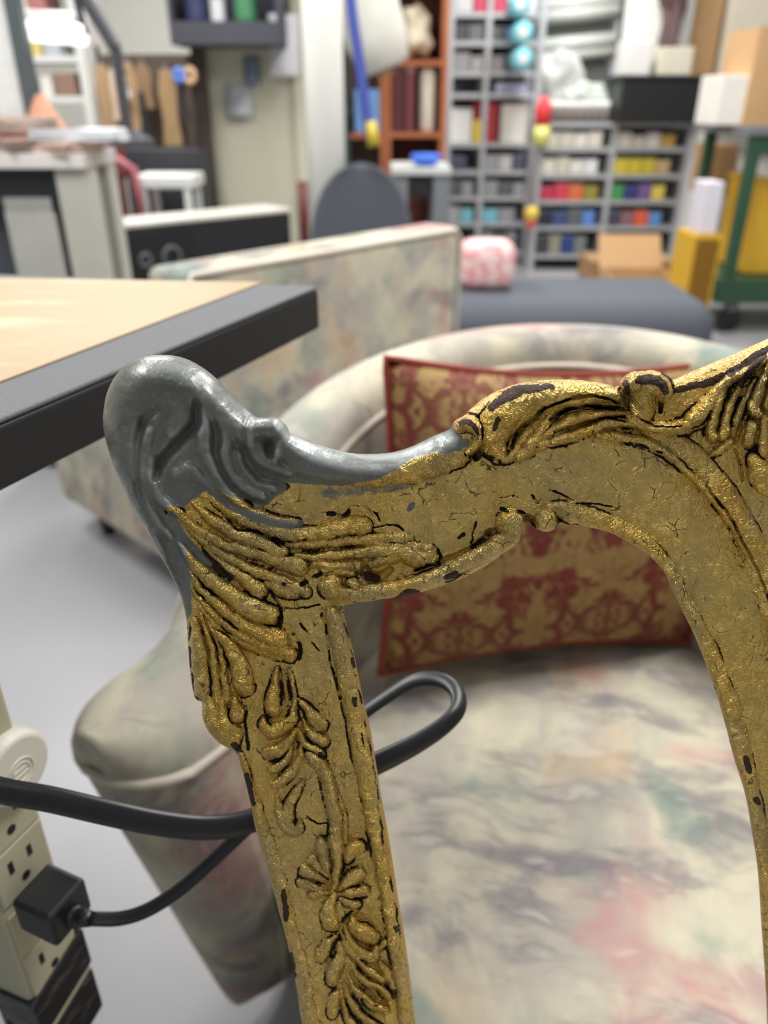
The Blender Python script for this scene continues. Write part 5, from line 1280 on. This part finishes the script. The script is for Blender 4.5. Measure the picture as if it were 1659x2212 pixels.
fo = g.n('Mix', {'Factor': g.step(n_big, .44, .56), 'A': fold, 'B': fold2}).outputs['Result']
hgt = g.math('ADD', hgt, g.math('MULTIPLY', g.step(fo, .40, .56), .42))
hgt = g.math('ADD', hgt, g.math('MULTIPLY', g.noise(ob, 1500, 2), .35))
hgt = g.math('SUBTRACT', hgt, g.math('MULTIPLY', dk, 1.0))
hs = g.noise(g.mapv((1, 1, .25), (0, .6, 0)), 700, 2)
hgt = g.n('Mix', {'Factor': f_gr, 'A': hgt, 'B': g.math('MULTIPLY_ADD', hs, .35, .5)}).outputs['Result']
g.set(g.b, 'Normal', g.bump(hgt, .8, .00062))
GOLD = g.m

chair = thing('gilded_chair', 'carved gilt chair back with one corner filled in matt grey, standing nearest the camera', 'chair', CHAIR_BASE)
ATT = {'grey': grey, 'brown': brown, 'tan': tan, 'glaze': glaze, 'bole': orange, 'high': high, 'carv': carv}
cl = lab[:-1, :-1]
idx = np.arange(NY*NX).reshape(NY, NX)
Wf = W.reshape(-1, 3)-np.array(CHAIR_BASE); Nf = NV.reshape(-1, 3)
quads = np.stack([idx[:-1, :-1], idx[1:, :-1], idx[1:, 1:], idx[:-1, 1:]], -1)
def mesh_np(name, V, F, N=None, attrs=None, material=GOLD, parent=None):
    me = bpy.data.meshes.new(name)
    me.vertices.add(len(V)); me.vertices.foreach_set('co', V.astype(np.float32).ravel())
    nl = F.size; k = F.shape[1]
    me.loops.add(nl); me.loops.foreach_set('vertex_index', F.astype(np.int32).ravel())
    me.polygons.add(len(F)); me.polygons.foreach_set('loop_start', np.arange(0, nl, k, dtype=np.int32))
    me.polygons.foreach_set('loop_total', np.full(len(F), k, dtype=np.int32))
    me.update(calc_edges=True)
    me.polygons.foreach_set('use_smooth', [True]*len(F))
    for kk, a in (attrs or {}).items():
        at = me.attributes.new(kk, 'FLOAT', 'POINT'); at.data.foreach_set('value', a.astype(np.float32))
    me.materials.append(material)
    if N is not None: me.normals_split_custom_set_from_vertices(N.astype(np.float32).tolist())
    o = bpy.data.objects.new(name, me); link(o, parent)
    return o
front_parts = []
small = None
for li in range(len(names_all)):
    m = cell & (cl == li)
    if not m.any(): continue
    F = quads[m]
    u, inv = np.unique(F, return_inverse=True)
    nm, lb = names_all[li]
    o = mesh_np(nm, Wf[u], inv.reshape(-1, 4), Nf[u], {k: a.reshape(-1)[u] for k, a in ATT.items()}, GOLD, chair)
    if lb: o['label'] = lb
    front_parts.append(o)
# sides and back of the frame: rings set inward behind the edge
pc = np.pad(cell, 1)
be = []
for (a, b, nb) in (((0, 0), (0, 1), (-1, 0)), ((0, 1), (1, 1), (0, 1)), ((1, 1), (1, 0), (1, 0)), ((1, 0), (0, 0), (0, -1))):
    nbm = pc[1+nb[0]:1+nb[0]+NY-1, 1+nb[1]:1+nb[1]+NX-1]
    m = cell & ~nbm
    r, c = np.nonzero(m)
    be.append(np.stack([idx[r+a[0], c+a[1]], idx[r+b[0], c+b[1]]], -1))
be = np.vstack(be)
nxt = dict(be.tolist())
loops_ = []; left = set(nxt)
while left:
    s0 = next(iter(left)); lp = []; c = s0
    while c in left: lp.append(c); left.discard(c); c = nxt[c]
    loops_.append(lp)
lp = np.array(max(loops_, key=len))
x0, y0, h0 = PX.reshape(-1)[lp], PY.reshape(-1)[lp], H.reshape(-1)[lp]
tx, ty = np.roll(x0, -4)-np.roll(x0, 4), np.roll(y0, -4)-np.roll(y0, 4)
ln = np.hypot(tx, ty)+1e-9
nx_, ny_ = -ty/ln, tx/ln
area = 0.5*np.sum(x0*np.roll(y0, -1)-np.roll(x0, -1)*y0)
if area < 0: nx_, ny_ = -nx_, -ny_
for _ in range(12):
    nx_, ny_ = (np.roll(nx_, 1)+nx_+np.roll(nx_, -1))/3, (np.roll(ny_, 1)+ny_+np.roll(ny_, -1))/3
onmid = (x0 > 1600) & (np.abs(x0-(829.5+XMID*(1-(y0-1106)/FPX*math.tan(PITCH-RAKE))/0.334*FPX)) < 9)
nx_[onmid] = 0; ny_[onmid] = 0
rings = [(0, h0), (5, h0-18), (11, np.minimum(h0-34, -50)), (22, np.full_like(h0, -92))]
n = len(lp); V = []; 
for ins, hh in rings: V.append(lift(x0+nx_*ins, y0+ny_*ins, hh)-np.array(CHAIR_BASE))
F = []
i0 = np.arange(n); i1 = (i0+1) % n
for k in range(len(rings)-1): F.append(np.stack([k*n+i0, k*n+i1, (k+1)*n+i1, (k+1)*n+i0], -1))
att = {kk: np.tile(a.reshape(-1)[lp], len(rings)) for kk, a in ATT.items()}
att['glaze'] = att['glaze']*0; att['tan'] = np.maximum(att['tan'], np.where((x0 > 730) & (x0 < 940) & (y0 > 1320), .8, 0).repeat(1).tolist()*len(rings))
side = mesh_np('frame_side', np.vstack(V), np.vstack(F), None, att, GOLD, chair)
st = max(1, int(8/GS)); sub = np.ix_(np.arange(0, NY, st), np.arange(0, NX, st))
okc = (INS & (D > 13))[sub]; ii = np.arange(okc.size).reshape(okc.shape)
cm = okc[:-1, :-1] & okc[1:, :-1] & okc[:-1, 1:] & okc[1:, 1:]
Fb = np.stack([ii[:-1, :-1], ii[:-1, 1:], ii[1:, 1:], ii[1:, :-1]], -1)[cm]
Vb = (lift(XX[sub], YY[sub], np.full(okc.shape, -92.0))-np.array(CHAIR_BASE)).reshape(-1, 3)
ub, vb = np.unique(Fb, return_inverse=True)
WOOD = mat('dark_walnut', (96, 66, 42), .5, vary=.3, scale=30)
backp = mesh_np('frame_back', Vb[ub], vb.reshape(-1, 4), None, None, WOOD, chair)
# the mirrored half, below and beyond the picture, shares the same meshes
for o in front_parts+[side, backp]:
    c = o.copy(); COL.objects.link(c); c.scale = (-1, 1, 1)
    if 'label' in c: del c['label']
GPL = mat('plain_gilding', (176, 142, 70), .4, .8, vary=.25, scale=60, bump=.4)
# stiles run on down to the floor as rear legs, splat into the seat; seat and front legs
for sgn in (-1, 1):
    a = lift(np.array([738., 932.]), np.array([2462., 2462.]), np.array([-6., -6.]))-np.array(CHAIR_BASE)
    xl, xr = a[0][0], a[1][0]; yy, zz = a[0][1], a[0][2]
    if sgn > 0: xl, xr = -xr, -xl
    bm = bmesh.new()
    rings3 = []
    for (t, zc) in ((0, zz), (.35, .45), (1, 0.0)):
        yo = yy-.0-(zz-zc)*math.tan(RAKE)*(1 if zc > .4 else .35)
        sx = .0 if zc > .4 else sgn*.02
        rings3.append([Vector((xl+sx, yo, zc)), Vector((xr+sx, yo, zc)), Vector((xr+sx, yo+.024, zc)), Vector((xl+sx, yo+.024, zc))])
    ringgrid(bm, rings3)
    part('rear_leg', bm, GPL, chair, bevel=.003)
yb = yy-(zz-.45)*math.tan(RAKE)
part('seat_rail', bx(-.29, .29, yb-.46, yb+.03, .36, .44), GPL, chair, bevel=.01)
part('seat', bx(-.275, .275, yb-.45, yb-.005, .44, .485), mat('cream_seat_fabric', (214, 205, 184), .9), chair, bevel=.02, segs=3)
for sgn in (-1, 1):
    bm = bmesh.new(); tube(bm, [(sgn*.26, yb-.43, .38), (sgn*.275, yb-.45, .25), (sgn*.26, yb-.43, .08), (sgn*.275, yb-.46, 0)], [.03, .026, .016, .022], 10)
    part('front_leg', bm, GPL, chair, smooth=True)
a = lift(np.array([1668., 1840.]), np.array([2462., 2462.]), np.array([0., 0.]))-np.array(CHAIR_BASE)
bm = bmesh.new(); ringgrid(bm, [[Vector((a[0][0], yy, zz)), Vector((-a[0][0], yy, zz)), Vector((-a[0][0], yy+.018, zz)), Vector((a[0][0], yy+.018, zz))], [Vector((a[0][0], yb, .44)), Vector((-a[0][0], yb, .44)), Vector((-a[0][0], yb+.018, .44)), Vector((a[0][0], yb+.018, .44))]])
part('splat_shoe', bm, GPL, chair, bevel=.002)
